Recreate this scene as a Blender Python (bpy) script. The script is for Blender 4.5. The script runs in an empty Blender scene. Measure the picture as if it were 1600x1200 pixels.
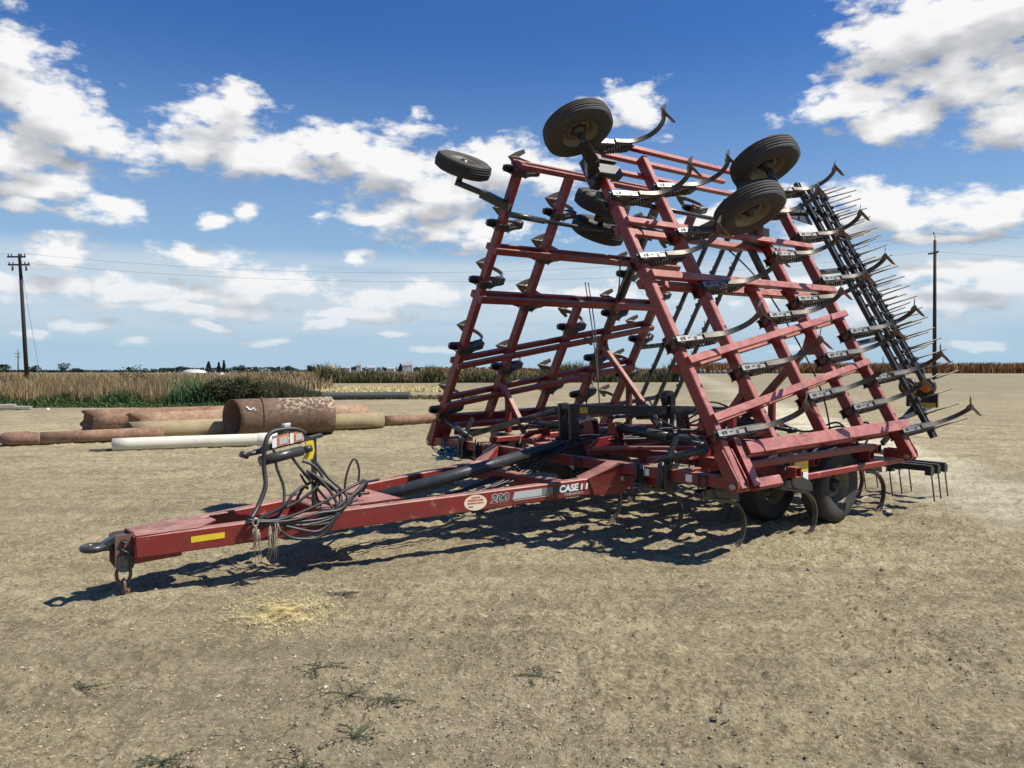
import bpy, math, random
import numpy as np
from mathutils import Vector, Matrix
random.seed(7); RNG = np.random.default_rng(7)
R_ = math.radians
scene = bpy.context.scene
COL = scene.collection

# ------------------------------------------------------------------ camera, world, sun
FPX = 1232.4
cam_d = bpy.data.cameras.new('camera'); cam = bpy.data.objects.new('camera', cam_d); COL.objects.link(cam)
cam_d.sensor_fit = 'HORIZONTAL'; cam_d.sensor_width = 36; cam_d.lens = 36 * FPX / 1600
cam_d.clip_end = 20000; cam_d.clip_start = 0.05
PITCH = math.atan(18 / FPX)
cam.location = (0, 0, 1.6); cam.rotation_euler = (math.pi / 2 - PITCH, 0, 0)
scene.camera = cam

SUN_AZ = 172 - 180      # direction towards the sun, degrees from +X counter-clockwise
SUN_EL = 55
sun_d = bpy.data.lights.new('sun', 'SUN'); sun = bpy.data.objects.new('sun', sun_d); COL.objects.link(sun)
sun_d.energy = 5.0; sun_d.angle = R_(0.5); sun_d.color = (1.0, 0.955, 0.87)
sdir = Vector((math.cos(R_(SUN_AZ)) * math.cos(R_(SUN_EL)), math.sin(R_(SUN_AZ)) * math.cos(R_(SUN_EL)), math.sin(R_(SUN_EL))))
sun.rotation_euler = sdir.to_track_quat('Z', 'Y').to_euler(); sun.location = (20, -5, 30)

scene.view_settings.view_transform = 'Standard'; scene.view_settings.look = 'None'
scene.view_settings.gamma = 1; scene.view_settings.exposure = 0.35
try: scene.view_settings.use_curve_mapping = False
except Exception: pass
scene.cycles.max_bounces = 6; scene.cycles.transparent_max_bounces = 8

def px2ae(u, v):
    x = u - 800; y = FPX; z = 582 - v
    return math.atan2(x, y), math.atan2(z, math.hypot(x, y))

CLOUDS = [  # cx, cy, rx, ry (size on the sky), strength
 (0,95,120,90),(60,170,100,60),(20,240,140,60),(115,270,95,40),(50,290,130,22),(185,222,60,30),(130,215,60,40),
 (345,200,120,50),(420,238,160,42),(530,232,110,46),(300,238,50,26),
 (630,255,120,55),(690,300,95,36),(640,330,90,34),(700,362,140,30),(590,345,60,16),(790,262,95,36),(750,300,70,30),(860,272,70,26),
 (55,315,50,26),(162,326,48,22),(400,332,24,15),(345,342,30,12),(95,395,75,28),(300,394,76,22),(560,405,24,12),
 (997,165,50,36),(925,166,40,16),(960,185,40,20),
 (1430,60,130,90),(1540,100,150,100),(1330,160,100,42),(1580,170,90,50),(1410,180,75,36),(1530,10,170,50),(1600,60,120,120),(1350,200,60,22),
 (1400,330,130,44),(1530,335,140,48),(1290,362,110,36),(1180,330,90,24),(1130,345,60,26),(1590,310,100,34),
 (1540,420,130,26),(1450,430,60,18),(1600,440,90,40),(1440,375,120,14),
 (150,502,46,9),(330,507,36,8),(210,533,30,7),(430,524,40,8),(620,520,32,6),(690,545,36,6),(1530,542,60,9),(1250,540,50,7),(60,520,40,7),(520,505,40,9),
 (250,455,190,26),(420,445,110,20),(625,465,110,22),(110,450,90,22),(330,480,170,14),(0,440,70,26),(560,490,120,10),
 (1450,480,190,26),(1250,455,120,22),(900,470,150,18)]

def build_world():
    w = bpy.data.worlds.new("World"); scene.world = w; w.use_nodes = True
    nt = w.node_tree; nt.nodes.clear(); N = nt.nodes; L = nt.links
    # ---- cloud density group: input direction angles (az, el) -> density
    g = bpy.data.node_groups.new('cloud_density', 'ShaderNodeTree')
    g.interface.new_socket('P', in_out='INPUT', socket_type='NodeSocketVector')
    g.interface.new_socket('D', in_out='OUTPUT', socket_type='NodeSocketFloat')
    g.interface.new_socket('S', in_out='OUTPUT', socket_type='NodeSocketFloat')
    gn, gl = g.nodes, g.links
    gi = gn.new('NodeGroupInput'); go = gn.new('NodeGroupOutput')
    def gm(op, a, b=None, c=None):
        n = gn.new('ShaderNodeMath'); n.operation = op
        for k, s in enumerate((a, b, c)):
            if s is None: continue
            if isinstance(s, (int, float)): n.inputs[k].default_value = s
            else: gl.new(s, n.inputs[k])
        return n.outputs[0]
    # domain warp
    wn = gn.new('ShaderNodeTexNoise'); wn.inputs['Scale'].default_value = 9; wn.inputs['Detail'].default_value = 3
    gl.new(gi.outputs[0], wn.inputs['Vector'])
    wv = gn.new('ShaderNodeVectorMath'); wv.operation = 'SUBTRACT'; gl.new(wn.outputs['Color'], wv.inputs[0]); wv.inputs[1].default_value = (.5, .5, .5)
    ws = gn.new('ShaderNodeVectorMath'); ws.operation = 'MULTIPLY'; gl.new(wv.outputs[0], ws.inputs[0]); ws.inputs[1].default_value = (.11, .045, 0)
    wp_ = gn.new('ShaderNodeVectorMath'); wp_.operation = 'ADD'; gl.new(gi.outputs[0], wp_.inputs[0]); gl.new(ws.outputs[0], wp_.inputs[1])
    cur = None
    for cx, cy, rx, ry in CLOUDS:
        a, e = px2ae(cx, cy); sc = math.cos(math.atan((cx - 800) / FPX))
        ra = rx / FPX * sc * sc; re = ry / FPX * sc
        s1 = gn.new('ShaderNodeVectorMath'); s1.operation = 'SUBTRACT'; gl.new(wp_.outputs[0], s1.inputs[0]); s1.inputs[1].default_value = (a, e, 0)
        s2 = gn.new('ShaderNodeVectorMath'); s2.operation = 'MULTIPLY'; gl.new(s1.outputs[0], s2.inputs[0]); s2.inputs[1].default_value = (1 / ra, 1 / re, 0)
        s3 = gn.new('ShaderNodeVectorMath'); s3.operation = 'LENGTH'; gl.new(s2.outputs[0], s3.inputs[0])
        cur = s3.outputs['Value'] if cur is None else gm('MINIMUM', cur, s3.outputs['Value'])
    blob = gm('SUBTRACT', 1.0, cur)                      # 1 centre .. 0 edge .. negative
    blob = gm('MAXIMUM', gm('MULTIPLY', blob, gm('ADD', gm('MULTIPLY', gm('ABSOLUTE', blob), .4), .6)), -1.4)
    # general field behind / outside the picture
    st = gn.new('ShaderNodeVectorMath'); st.operation = 'MULTIPLY'; gl.new(gi.outputs[0], st.inputs[0]); st.inputs[1].default_value = (1.0, 2.0, 1)
    n1 = gn.new('ShaderNodeTexNoise'); n1.inputs['Scale'].default_value = 13; n1.inputs['Detail'].default_value = 10; n1.inputs['Roughness'].default_value = .60
    gl.new(st.outputs[0], n1.inputs['Vector'])
    f = gm('MULTIPLY', gm('SUBTRACT', n1.outputs['Fac'], .5), 3.4)
    d = gm('ADD', gm('ADD', gm('MINIMUM', gm('MULTIPLY', blob, 1.25), .70), .06), f)
    n3 = gn.new('ShaderNodeTexNoise'); n3.inputs['Scale'].default_value = 13; n3.inputs['Detail'].default_value = 3.5; n3.inputs['Roughness'].default_value = .5
    gl.new(st.outputs[0], n3.inputs['Vector'])
    sm = gm('ADD', gm('MINIMUM', gm('MULTIPLY', blob, 1.25), .9), gm('MULTIPLY', gm('SUBTRACT', n3.outputs['Fac'], .5), 2.8)); gl.new(sm, go.inputs[1])
    n2 = gn.new('ShaderNodeTexNoise'); n2.inputs['Scale'].default_value = 38; n2.inputs['Detail'].default_value = 6; n2.inputs['Roughness'].default_value = .6
    gl.new(st.outputs[0], n2.inputs['Vector'])
    d = gm('ADD', d, gm('MULTIPLY', gm('SUBTRACT', n2.outputs['Fac'], .5), 1.5))
    gl.new(d, go.inputs[0])
    # ---- world
    def m(op, a, b=None, c=None, clamp=False):
        n = N.new('ShaderNodeMath'); n.operation = op; n.use_clamp = clamp
        for k, s in enumerate((a, b, c)):
            if s is None: continue
            if isinstance(s, (int, float)): n.inputs[k].default_value = s
            else: L.new(s, n.inputs[k])
        return n.outputs[0]
    sky = N.new('ShaderNodeTexSky'); sky.sky_type = 'NISHITA'; sky.sun_disc = False
    sky.sun_elevation = R_(SUN_EL); sky.sun_rotation = R_(90 - SUN_AZ); sky.altitude = 0; sky.air_density = 1.0; sky.dust_density = .1; sky.ozone_density = 4.0
    tc = N.new('ShaderNodeTexCoord'); sep = N.new('ShaderNodeSeparateXYZ'); L.new(tc.outputs['Generated'], sep.inputs[0])
    az = m('ARCTAN2', sep.outputs[0], sep.outputs[1]); el = m('ARCSINE', sep.outputs[2])
    cb = N.new('ShaderNodeCombineXYZ'); L.new(az, cb.inputs[0]); L.new(el, cb.inputs[1])
    ga = N.new('ShaderNodeGroup'); ga.node_tree = g; L.new(cb.outputs[0], ga.inputs[0])
    off = N.new('ShaderNodeVectorMath'); off.operation = 'ADD'; L.new(cb.outputs[0], off.inputs[0]); off.inputs[1].default_value = (.010, .030, 0)
    gb = N.new('ShaderNodeGroup'); gb.node_tree = g; L.new(off.outputs[0], gb.inputs[0])
    D = ga.outputs[0]; S1 = ga.outputs[1]; S2 = gb.outputs[1]
    mr = N.new('ShaderNodeMapRange'); mr.interpolation_type = 'SMOOTHSTEP'; L.new(D, mr.inputs[0]); mr.inputs[1].default_value = -.14; mr.inputs[2].default_value = .62
    lo = N.new('ShaderNodeMapRange'); L.new(el, lo.inputs[0]); lo.inputs[1].default_value = .03; lo.inputs[2].default_value = .13; lo.inputs[3].default_value = .45; lo.inputs[4].default_value = 1.0
    alpha = m('MULTIPLY', mr.outputs[0], lo.outputs[0])
    # low, thin stratus veil near the horizon
    sn = N.new('ShaderNodeTexNoise'); sn.inputs['Scale'].default_value = 4; sn.inputs['Detail'].default_value = 6
    sv = N.new('ShaderNodeVectorMath'); sv.operation = 'MULTIPLY'; L.new(cb.outputs[0], sv.inputs[0]); sv.inputs[1].default_value = (1.2, 9, 1); L.new(sv.outputs[0], sn.inputs['Vector'])
    band = N.new('ShaderNodeMapRange'); band.interpolation_type = 'SMOOTHSTEP'; L.new(el, band.inputs[0]); band.inputs[1].default_value = .155; band.inputs[2].default_value = .125
    band2 = N.new('ShaderNodeMapRange'); band2.interpolation_type = 'SMOOTHSTEP'; L.new(el, band2.inputs[0]); band2.inputs[1].default_value = .02; band2.inputs[2].default_value = .08
    veil = m('MULTIPLY', m('MULTIPLY', band.outputs[0], m('ADD', m('MULTIPLY', band2.outputs[0], .75), .25)), m('MULTIPLY', m('SUBTRACT', sn.outputs['Fac'], .16), 2.9, clamp=True), clamp=True)
    veil = m('MULTIPLY', veil, .85)
    # brightness of the cloud: sunlit rims, greyer bases
    lit = m('ADD', m('MULTIPLY', m('SUBTRACT', S1, S2), .50), .66, clamp=True)
    thick = N.new('ShaderNodeMapRange'); L.new(S1, thick.inputs[0]); thick.inputs[1].default_value = .5; thick.inputs[2].default_value = 1.3; thick.inputs[3].default_value = 0; thick.inputs[4].default_value = .20
    lit = m('SUBTRACT', lit, thick.outputs[0], clamp=True)
    cr = N.new('ShaderNodeValToRGB'); L.new(lit, cr.inputs[0])
    e_ = cr.color_ramp.elements; e_[0].position = .12; e_[0].color = (.27, .29, .32, 1); e_[1].position = .82; e_[1].color = (.74, .74, .74, 1)
    x = cr.color_ramp.elements.new(.5); x.color = (.46, .47, .49, 1)
    skm = N.new('ShaderNodeVectorMath'); skm.operation = 'SCALE'; L.new(sky.outputs[0], skm.inputs[0]); skm.inputs['Scale'].default_value = SKY_MUL
    hs = N.new('ShaderNodeVectorMath'); hs.operation = 'MULTIPLY'; L.new(skm.outputs[0], hs.inputs[0]); hs.inputs[1].default_value = SKY_TINT
    hz = N.new('ShaderNodeMapRange'); hz.interpolation_type = 'SMOOTHSTEP'; L.new(el, hz.inputs[0]); hz.inputs[1].default_value = .42; hz.inputs[2].default_value = -.02; hz.inputs[3].default_value = 0; hz.inputs[4].default_value = 1.0
    mh = N.new('ShaderNodeMix'); mh.data_type = 'RGBA'; L.new(hz.outputs[0], mh.inputs[0]); L.new(hs.outputs[0], mh.inputs[6]); mh.inputs[7].default_value = (.30, .44, .56, 1)
    m1 = N.new('ShaderNodeMix'); m1.data_type = 'RGBA'; L.new(veil, m1.inputs[0]); L.new(mh.outputs[2], m1.inputs[6]); m1.inputs[7].default_value = (.47, .55, .62, 1)
    m2 = N.new('ShaderNodeMix'); m2.data_type = 'RGBA'; L.new(alpha, m2.inputs[0]); L.new(m1.outputs[2], m2.inputs[6]); L.new(cr.outputs[0], m2.inputs[7])
    # Background strength is .1, so the colours (already at picture level) are multiplied by 10
    sc10 = N.new('ShaderNodeVectorMath'); sc10.operation = 'SCALE'; L.new(m2.outputs[2], sc10.inputs[0]); sc10.inputs['Scale'].default_value = 10.0
    bg = N.new('ShaderNodeBackground'); L.new(sc10.outputs[0], bg.inputs['Color']); bg.inputs['Strength'].default_value = .1
    out = N.new('ShaderNodeOutputWorld'); L.new(bg.outputs[0], out.inputs['Surface'])
    w.cycles.sampling_method = 'MANUAL'; w.cycles.sample_map_resolution = 512
SKY_MUL = .085
SKY_TINT = (.37, .69, 1.08)
build_world()

# ------------------------------------------------------------------ helpers
def tag(o, label=None, cat=None, group=None, kind=None):
    if label: o['label'] = label
    if cat: o['category'] = cat
    if group: o['group'] = group
    if kind: o['kind'] = kind
    return o
def empty(name, loc=(0, 0, 0), rz=0):
    o = bpy.data.objects.new(name, None); o.location = loc; o.rotation_euler = (0, 0, rz); COL.objects.link(o); return o
def copy_tree(o, parent=None):
    c = o.copy(); COL.objects.link(c)
    if parent is not None: c.parent = parent
    for ch in o.children: copy_tree(ch, c)
    return c

class MB:
    def __init__(s): s.v = []; s.f = []; s.sm = []
    def add(s, vs, fs, smooth=False):
        b = len(s.v); s.v += [tuple(p) for p in vs]; s.f += [tuple(i + b for i in f) for f in fs]; s.sm += [smooth] * len(fs); return s
    def box(s, c, d, M=None):
        c = Vector(c); x, y, z = d[0] / 2, d[1] / 2, d[2] / 2
        vs = [Vector((i * x, j * y, k * z)) for i in (-1, 1) for j in (-1, 1) for k in (-1, 1)]
        if M is not None: vs = [M @ p for p in vs]
        vs = [c + p for p in vs]
        return s.add(vs, [(0, 1, 3, 2), (4, 6, 7, 5), (0, 4, 5, 1), (2, 3, 7, 6), (0, 2, 6, 4), (1, 5, 7, 3)])
    def bar(s, a, b, w, h, up=(0, 0, 1), ch=.0):
        """box section from a to b; w across, h along up; small chamfers"""
        a, b, up = Vector(a), Vector(b), Vector(up); d = (b - a).normalized()
        x = d.cross(up).normalized(); y = x.cross(d).normalized()
        c = ch or min(w, h) * .1
        ring = [(-w / 2 + c, -h / 2), (w / 2 - c, -h / 2), (w / 2, -h / 2 + c), (w / 2, h / 2 - c), (w / 2 - c, h / 2), (-w / 2 + c, h / 2), (-w / 2, h / 2 - c), (-w / 2, -h / 2 + c)]
        vs = [a + x * p + y * q for p, q in ring] + [b + x * p + y * q for p, q in ring]
        return s.add(vs, [(i, (i + 1) % 8, 8 + (i + 1) % 8, 8 + i) for i in range(8)] + [tuple(range(7, -1, -1)), tuple(range(8, 16))])
    def open_tube(s, a, b, w, h, up=(0, 0, 1), t=.012):
        """box tube with hollow ends"""
        a, b, up = Vector(a), Vector(b), Vector(up); d = (b - a).normalized()
        x = d.cross(up).normalized(); y = x.cross(d).normalized()
        def rg(p, w_, h_): return [p + x * i * w_ / 2 + y * j * h_ / 2 for i, j in ((-1, -1), (1, -1), (1, 1), (-1, 1))]
        vs = rg(a, w, h) + rg(b, w, h) + rg(a, w - 2 * t, h - 2 * t) + rg(b, w - 2 * t, h - 2 * t) + rg(a + d * .12, w - 2 * t, h - 2 * t) + rg(b - d * .12, w - 2 * t, h - 2 * t)
        fs = []
        for i in range(4):
            j = (i + 1) % 4
            fs += [(i, j, 4 + j, 4 + i), (8 + i, 8 + j, j, i), (4 + i, 4 + j, 12 + j, 12 + i), (16 + i, 16 + j, 8 + j, 8 + i), (12 + i, 12 + j, 20 + j, 20 + i)]
        fs += [(16, 17, 18, 19), (23, 22, 21, 20)]
        return s.add(vs, fs)
    def tube(s, pts, r, n=8, cap=True, r2=None):
        pts = [Vector(p) for p in pts]; m = len(pts); vs = []
        prev = None
        for i, p in enumerate(pts):
            d = (pts[min(i + 1, m - 1)] - pts[max(i - 1, 0)]).normalized()
            if prev is None:
                u = Vector((0, 0, 1)) if abs(d.z) < .9 else Vector((1, 0, 0))
                x = d.cross(u).normalized()
            else: x = (prev - d * prev.dot(d)).normalized()
            prev = x; y = d.cross(x)
            rr = r if r2 is None else r + (r2 - r) * i / max(1, m - 1)
            if callable(r): rr = r(i / max(1, m - 1))
            vs += [p + (x * math.cos(2 * math.pi * k / n) + y * math.sin(2 * math.pi * k / n)) * rr for k in range(n)]
        fs = [(i * n + k, i * n + (k + 1) % n, (i + 1) * n + (k + 1) % n, (i + 1) * n + k) for i in range(m - 1) for k in range(n)]
        s.add(vs, fs, True)
        if cap:
            b = len(s.v) - m * n
            s.f += [tuple(b + k for k in range(n - 1, -1, -1)), tuple(b + (m - 1) * n + k for k in range(n))]; s.sm += [False, False]
        return s
    def plate(s, poly, t, nrm=None):
        """flat polygon (3D points, coplanar) given a thickness t along its normal"""
        P = [Vector(p) for p in poly]
        n = Vector(nrm) if nrm is not None else (P[1] - P[0]).cross(P[2] - P[0])
        n = n.normalized() * t / 2; k = len(P)
        vs = [p - n for p in P] + [p + n for p in P]
        return s.add(vs, [tuple(range(k - 1, -1, -1)), tuple(range(k, 2 * k))] + [(i, (i + 1) % k, k + (i + 1) % k, k + i) for i in range(k)])
    def lathe(s, prof, c, ax, n=40, smooth=True):
        """prof: (radius, along axis)"""
        c, ax = Vector(c), Vector(ax).normalized()
        u = Vector((0, 0, 1)) if abs(ax.z) < .9 else Vector((1, 0, 0))
        x = ax.cross(u).normalized(); y = ax.cross(x); m = len(prof); vs = []
        for r, a in prof:
            vs += [c + ax * a + (x * math.cos(2 * math.pi * k / n) + y * math.sin(2 * math.pi * k / n)) * r for k in range(n)]
        return s.add(vs, [(i * n + k, i * n + (k + 1) % n, (i + 1) * n + (k + 1) % n, (i + 1) * n + k) for i in range(m - 1) for k in range(n)], smooth)
    def disc(s, c, ax, r, t, n=20):
        return s.lathe([(0.0001, -t / 2), (r, -t / 2), (r, t / 2), (0.0001, t / 2)], c, ax, n, False)
    def xf(s, M): s.v = [tuple(M @ Vector(p)) for p in s.v]; return s
    def mesh(s, name, mat):
        me = bpy.data.meshes.new(name); me.from_pydata(s.v, [], s.f)
        me.polygons.foreach_set('use_smooth', s.sm)
        for m in (mat if isinstance(mat, (list, tuple)) else [mat]): me.materials.append(m)
        me.update(); return me
    def build(s, name, mat, parent=None):
        o = bpy.data.objects.new(name, s.mesh(name, mat)); COL.objects.link(o)
        if parent is not None: o.parent = parent
        return o
def smooth_path(pts, n=6):
    P = [Vector(p) for p in pts]; out = []
    for i in range(len(P) - 1):
        p0 = P[max(i - 1, 0)]; p1 = P[i]; p2 = P[i + 1]; p3 = P[min(i + 2, len(P) - 1)]
        for k in range(n):
            t = k / n
            out.append(.5 * ((2 * p1) + (p2 - p0) * t + (2 * p0 - 5 * p1 + 4 * p2 - p3) * t * t + (3 * p1 - p0 - 3 * p2 + p3) * t ** 3))
    out.append(P[-1]); return out
def big_mesh(name, V, F, mat, smooth=False, attr=None):
    """numpy mesh: V (n,3), F (m,k) all same size"""
    me = bpy.data.meshes.new(name); V = np.asarray(V, np.float32); F = np.asarray(F, np.int32); k = F.shape[1]
    me.vertices.add(len(V)); me.vertices.foreach_set('co', V.ravel())
    me.loops.add(F.size); me.loops.foreach_set('vertex_index', F.ravel())
    me.polygons.add(len(F)); me.polygons.foreach_set('loop_start', np.arange(0, F.size, k, dtype=np.int32)); me.polygons.foreach_set('loop_total', np.full(len(F), k, np.int32))
    me.polygons.foreach_set('use_smooth', np.full(len(F), smooth))
    me.update(calc_edges=True)
    if attr is not None:
        a = me.attributes.new('tint', 'FLOAT', 'POINT'); a.data.foreach_set('value', np.asarray(attr, np.float32))
    me.materials.append(mat)
    o = bpy.data.objects.new(name, me); COL.objects.link(o); return o

# ------------------------------------------------------------------ materials
def mat_new(name):
    m = bpy.data.materials.new(name); m.use_nodes = True; nt = m.node_tree
    b = nt.nodes['Principled BSDF']; return m, nt, b
def noise(nt, scale, detail=5, rough=.55, vec=None, dist=0):
    n = nt.nodes.new('ShaderNodeTexNoise'); n.inputs['Scale'].default_value = scale; n.inputs['Detail'].default_value = detail; n.inputs['Roughness'].default_value = rough; n.inputs['Distortion'].default_value = dist
    if vec is not None: nt.links.new(vec, n.inputs['Vector'])
    return n
def ramp(nt, src, stops):
    r = nt.nodes.new('ShaderNodeValToRGB'); nt.links.new(src, r.inputs[0]); e = r.color_ramp.elements
    e[0].position, e[0].color = stops[0][0], (*stops[0][1], 1); e[1].position, e[1].color = stops[-1][0], (*stops[-1][1], 1)
    for p, c in stops[1:-1]: x = e.new(p); x.color = (*c, 1)
    return r
def math_(nt, op, a, b=None, clamp=False):
    n = nt.nodes.new('ShaderNodeMath'); n.operation = op; n.use_clamp = clamp
    for k, s in enumerate((a, b)):
        if s is None: continue
        if isinstance(s, (int, float)): n.inputs[k].default_value = s
        else: nt.links.new(s, n.inputs[k])
    return n.outputs[0]
def mixc(nt, f, a, b):
    n = nt.nodes.new('ShaderNodeMix'); n.data_type = 'RGBA'
    for k, s in ((0, f), (6, a), (7, b)):
        if isinstance(s, (int, float)): n.inputs[k].default_value = s
        elif isinstance(s, tuple): n.inputs[k].default_value = (*s, 1)
        else: nt.links.new(s, n.inputs[k])
    return n.outputs[2]
def bump(nt, b, h, strength, dist):
    n = nt.nodes.new('ShaderNodeBump'); n.inputs['Strength'].default_value = strength; n.inputs['Distance'].default_value = dist
    nt.links.new(h, n.inputs['Height']); nt.links.new(n.outputs[0], b.inputs['Normal'])
def coord(nt, kind='Object'):
    return nt.nodes.new('ShaderNodeTexCoord').outputs[kind]

def painted(name, col, col2, dust_lit, rough=.42, dust_lit_amt=.5, metal=0, scale=3, wear=(.62, .70), side=.05, grime=0):
    m, nt, b = mat_new(name); c = coord(nt)
    n1 = noise(nt, scale, 6, .6, c); n2 = noise(nt, scale * 9, 4, .6, c); n3 = noise(nt, scale * 2.2, 8, .7, c)
    base = mixc(nt, n1.outputs['Fac'], col, col2)
    # settled dusty film plus painted-in sunlit brightening on faces that look up, streaky and patchy
    geo = nt.nodes.new('ShaderNodeNewGeometry'); sp = nt.nodes.new('ShaderNodeSeparateXYZ'); nt.links.new(geo.outputs['Normal'], sp.inputs[0])
    upf = math_(nt, 'MULTIPLY', math_(nt, 'SUBTRACT', sp.outputs[2], .06, True), 2.0, True)
    dm = math_(nt, 'MULTIPLY', math_(nt, 'ADD', math_(nt, 'MULTIPLY', upf, dust_lit_amt), side), math_(nt, 'ADD', math_(nt, 'MULTIPLY', n3.outputs['Fac'], 1.6), -.1), True)
    base = mixc(nt, dm, base, dust_lit)
    wr = ramp(nt, n3.outputs['Fac'], [(wear[0], (0, 0, 0)), (wear[1], (1, 1, 1))])
    base = mixc(nt, math_(nt, 'MULTIPLY', wr.outputs[0], .5), base, dust_lit)
    if grime:
        mp = nt.nodes.new('ShaderNodeMapping'); nt.links.new(c, mp.inputs[0]); mp.inputs['Scale'].default_value = (1.5, 1.5, 5)
        g1 = noise(nt, 2.4, 8, .7, mp.outputs[0], .6); base = mixc(nt, math_(nt, 'MULTIPLY', ramp(nt, g1.outputs['Fac'], [(.50, (0, 0, 0)), (.66, (1, 1, 1))]).outputs[0], grime), base, (.075, .035, .025))
        g2 = noise(nt, 26, 4, .7, c); base = mixc(nt, math_(nt, 'MULTIPLY', ramp(nt, g2.outputs['Fac'], [(.66, (0, 0, 0)), (.70, (1, 1, 1))]).outputs[0], .8), base, (.11, .06, .045))
    nt.links.new(base, b.inputs['Base Color']); b.inputs['Metallic'].default_value = metal
    rr = math_(nt, 'ADD', math_(nt, 'MULTIPLY', n2.outputs['Fac'], .25), rough - .12); rr = math_(nt, 'ADD', rr, math_(nt, 'MULTIPLY', dm, .4), True)
    nt.links.new(rr, b.inputs['Roughness'])
    bump(nt, b, n2.outputs['Fac'], .12, .004)
    return m
M_RED = painted('red_paint', (.24, .009, .010), (.135, .007, .009), (.56, .36, .27), .34, .62, side=.07, grime=.6)
M_REDF = painted('faded_red_paint', (.25, .010, .010), (.145, .008, .009), (.66, .33, .27), .32, .62, side=.02, grime=.5)  # pinkish top colour also paints a sun sheen onto upward faces
M_BLACK = painted('black_painted_steel', (.014, .015, .016), (.022, .022, .022), (.22, .20, .16), .34, .12)
M_GREYSTEEL = painted('grey_black_bar', (.016, .019, .021), (.026, .030, .032), (.24, .22, .19), .28, .16)
M_STEEL = painted('worn_shank_steel', (.05, .045, .038), (.09, .08, .065), (.34, .30, .24), .38, .4, .5)
M_SWEEP = painted('worn_sweep_steel', (.17, .135, .095), (.07, .048, .034), (.36, .31, .23), .42, .3, .3)
M_SPRING = painted('spring_steel', (.10, .10, .095), (.16, .155, .145), (.4, .38, .33), .32, .5, .6)
M_RUBBER = painted('dusty_rubber', (.022, .021, .02), (.040, .037, .033), (.15, .13, .10), .72, .22, 0, 6)
M_HOSE = painted('hose_rubber', (.012, .012, .012), (.02, .02, .02), (.14, .13, .11), .42, .14)
M_RIM = painted('cream_wheel_paint', (.21, .18, .105), (.10, .085, .055), (.18, .15, .11), .5, .3, 0, 9)
M_CAST = painted('worn_casting', (.05, .05, .05), (.11, .11, .105), (.52, .50, .46), .30, .48, .3, side=.01)
M_CHAIN = painted('rusty_chain', (.09, .045, .03), (.16, .09, .06), (.3, .24, .18), .7, .3)
def plain(name, col, rough=.5, metal=0, var=.15):
    m, nt, b = mat_new(name); n = noise(nt, 14, 5, .6, coord(nt))
    c2 = tuple(x * (1 - var * 2) for x in col)
    nt.links.new(mixc(nt, n.outputs['Fac'], c2, col), b.inputs['Base Color']); b.inputs['Roughness'].default_value = rough; b.inputs['Metallic'].default_value = metal
    return m
M_YEL = plain('yellow_reflector', (.78, .50, .04), .35)
M_YTAPE = plain('yellow_tape', (.85, .62, .03), .4)
M_WHITE = plain('decal_white', (.80, .79, .76), .4, 0, .06)
M_SILVER = plain('decal_silver', (.52, .53, .52), .35, 0, .1)
M_DGREY = plain('decal_dark_grey', (.045, .05, .05), .4)
M_DRED = plain('decal_red', (.55, .03, .03), .4)
M_CREAM = plain('sticker_cream', (.85, .68, .50), .45, 0, .08)
M_STKRED = plain('sticker_red', (.60, .12, .08), .5)
M_ORANGE = plain('warning_orange', (.75, .25, .06), .4)
M_BLUE = plain('blue_twine', (.05, .22, .40), .6)
M_BOLT = plain('bolt_steel', (.45, .38, .32), .4, .6)
def lamp_mat():
    m, nt, b = mat_new('amber_lens'); b.inputs['Base Color'].default_value = (.75, .17, .01, 1); b.inputs['Roughness'].default_value = .25
    try: b.inputs['Coat Weight'].default_value = .5
    except Exception: pass
    return m
M_AMBER = lamp_mat()

# ------------------------------------------------------------------ ground
GX0, GY0, GZ0 = .446, 8.524, .003
def gz(x, y):
    z = GZ0 + .00309 * (x - GX0) + .019278 * (y - GY0)
    z = -np.logaddexp(-z / .04, -1.5 / .04) * .04
    return np.maximum(z, -.6)
def vnoise(x, y, seed):
    def h(i, j): 
        n = (i * 374761393 + j * 668265263 + seed * 974711) & 0x7fffffff
        n = ((n ^ (n >> 13)) * 1274126177) & 0x7fffffff
        return ((n ^ (n >> 16)) & 0xffff) / 65535.
    i = np.floor(x).astype(np.int64); j = np.floor(y).astype(np.int64); u = x - i; v = y - j
    u = u * u * (3 - 2 * u); v = v * v * (3 - 2 * v)
    return (h(i, j) * (1 - u) + h(i + 1, j) * u) * (1 - v) + (h(i, j + 1) * (1 - u) + h(i + 1, j + 1) * u) * v
def relief(x, y):
    r = np.hypot(x, y); fade = np.clip((45 - r) / 30, 0, 1)
    c, s = math.cos(-.42), math.sin(-.42); a = x * c + y * s; b = -x * s + y * c      # wheel tracks run across the yard
    z = (vnoise(x * .8, y * .8, 1) - .5) * .045
    z += (vnoise(x * 3.1 + 9, y * 3.1, 2) - .5) * .018
    z += (vnoise(a * 1.5, b * 9, 3) - .5) * .014 * np.clip(vnoise(x * .35, y * .35, 8) * 2 - .6, 0, 1)
    z += (vnoise(x * 11, y * 11, 4) - .5) * .034
    q = np.abs((b - .25 * np.sin(a * .35)) % 2.3 - .9); z -= .012 * np.clip(1 - q / .2, 0, 1) * (.6 + .4 * np.sign(np.sin(a * 42 + q * 20))) * np.clip(vnoise(x * .3 + 5, y * .3, 15) * 3 - 1.2, 0, 1)
    z += (vnoise(x * 38, y * 38, 12) - .5) * .012
    cl = vnoise(x * 24, y * 24, 5); z += np.clip(cl - .58, 0, 1) * .075 * np.clip(vnoise(x * 1.3, y * 1.3, 6) * 2 - .5, 0, 1)
    return z * fade
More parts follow.
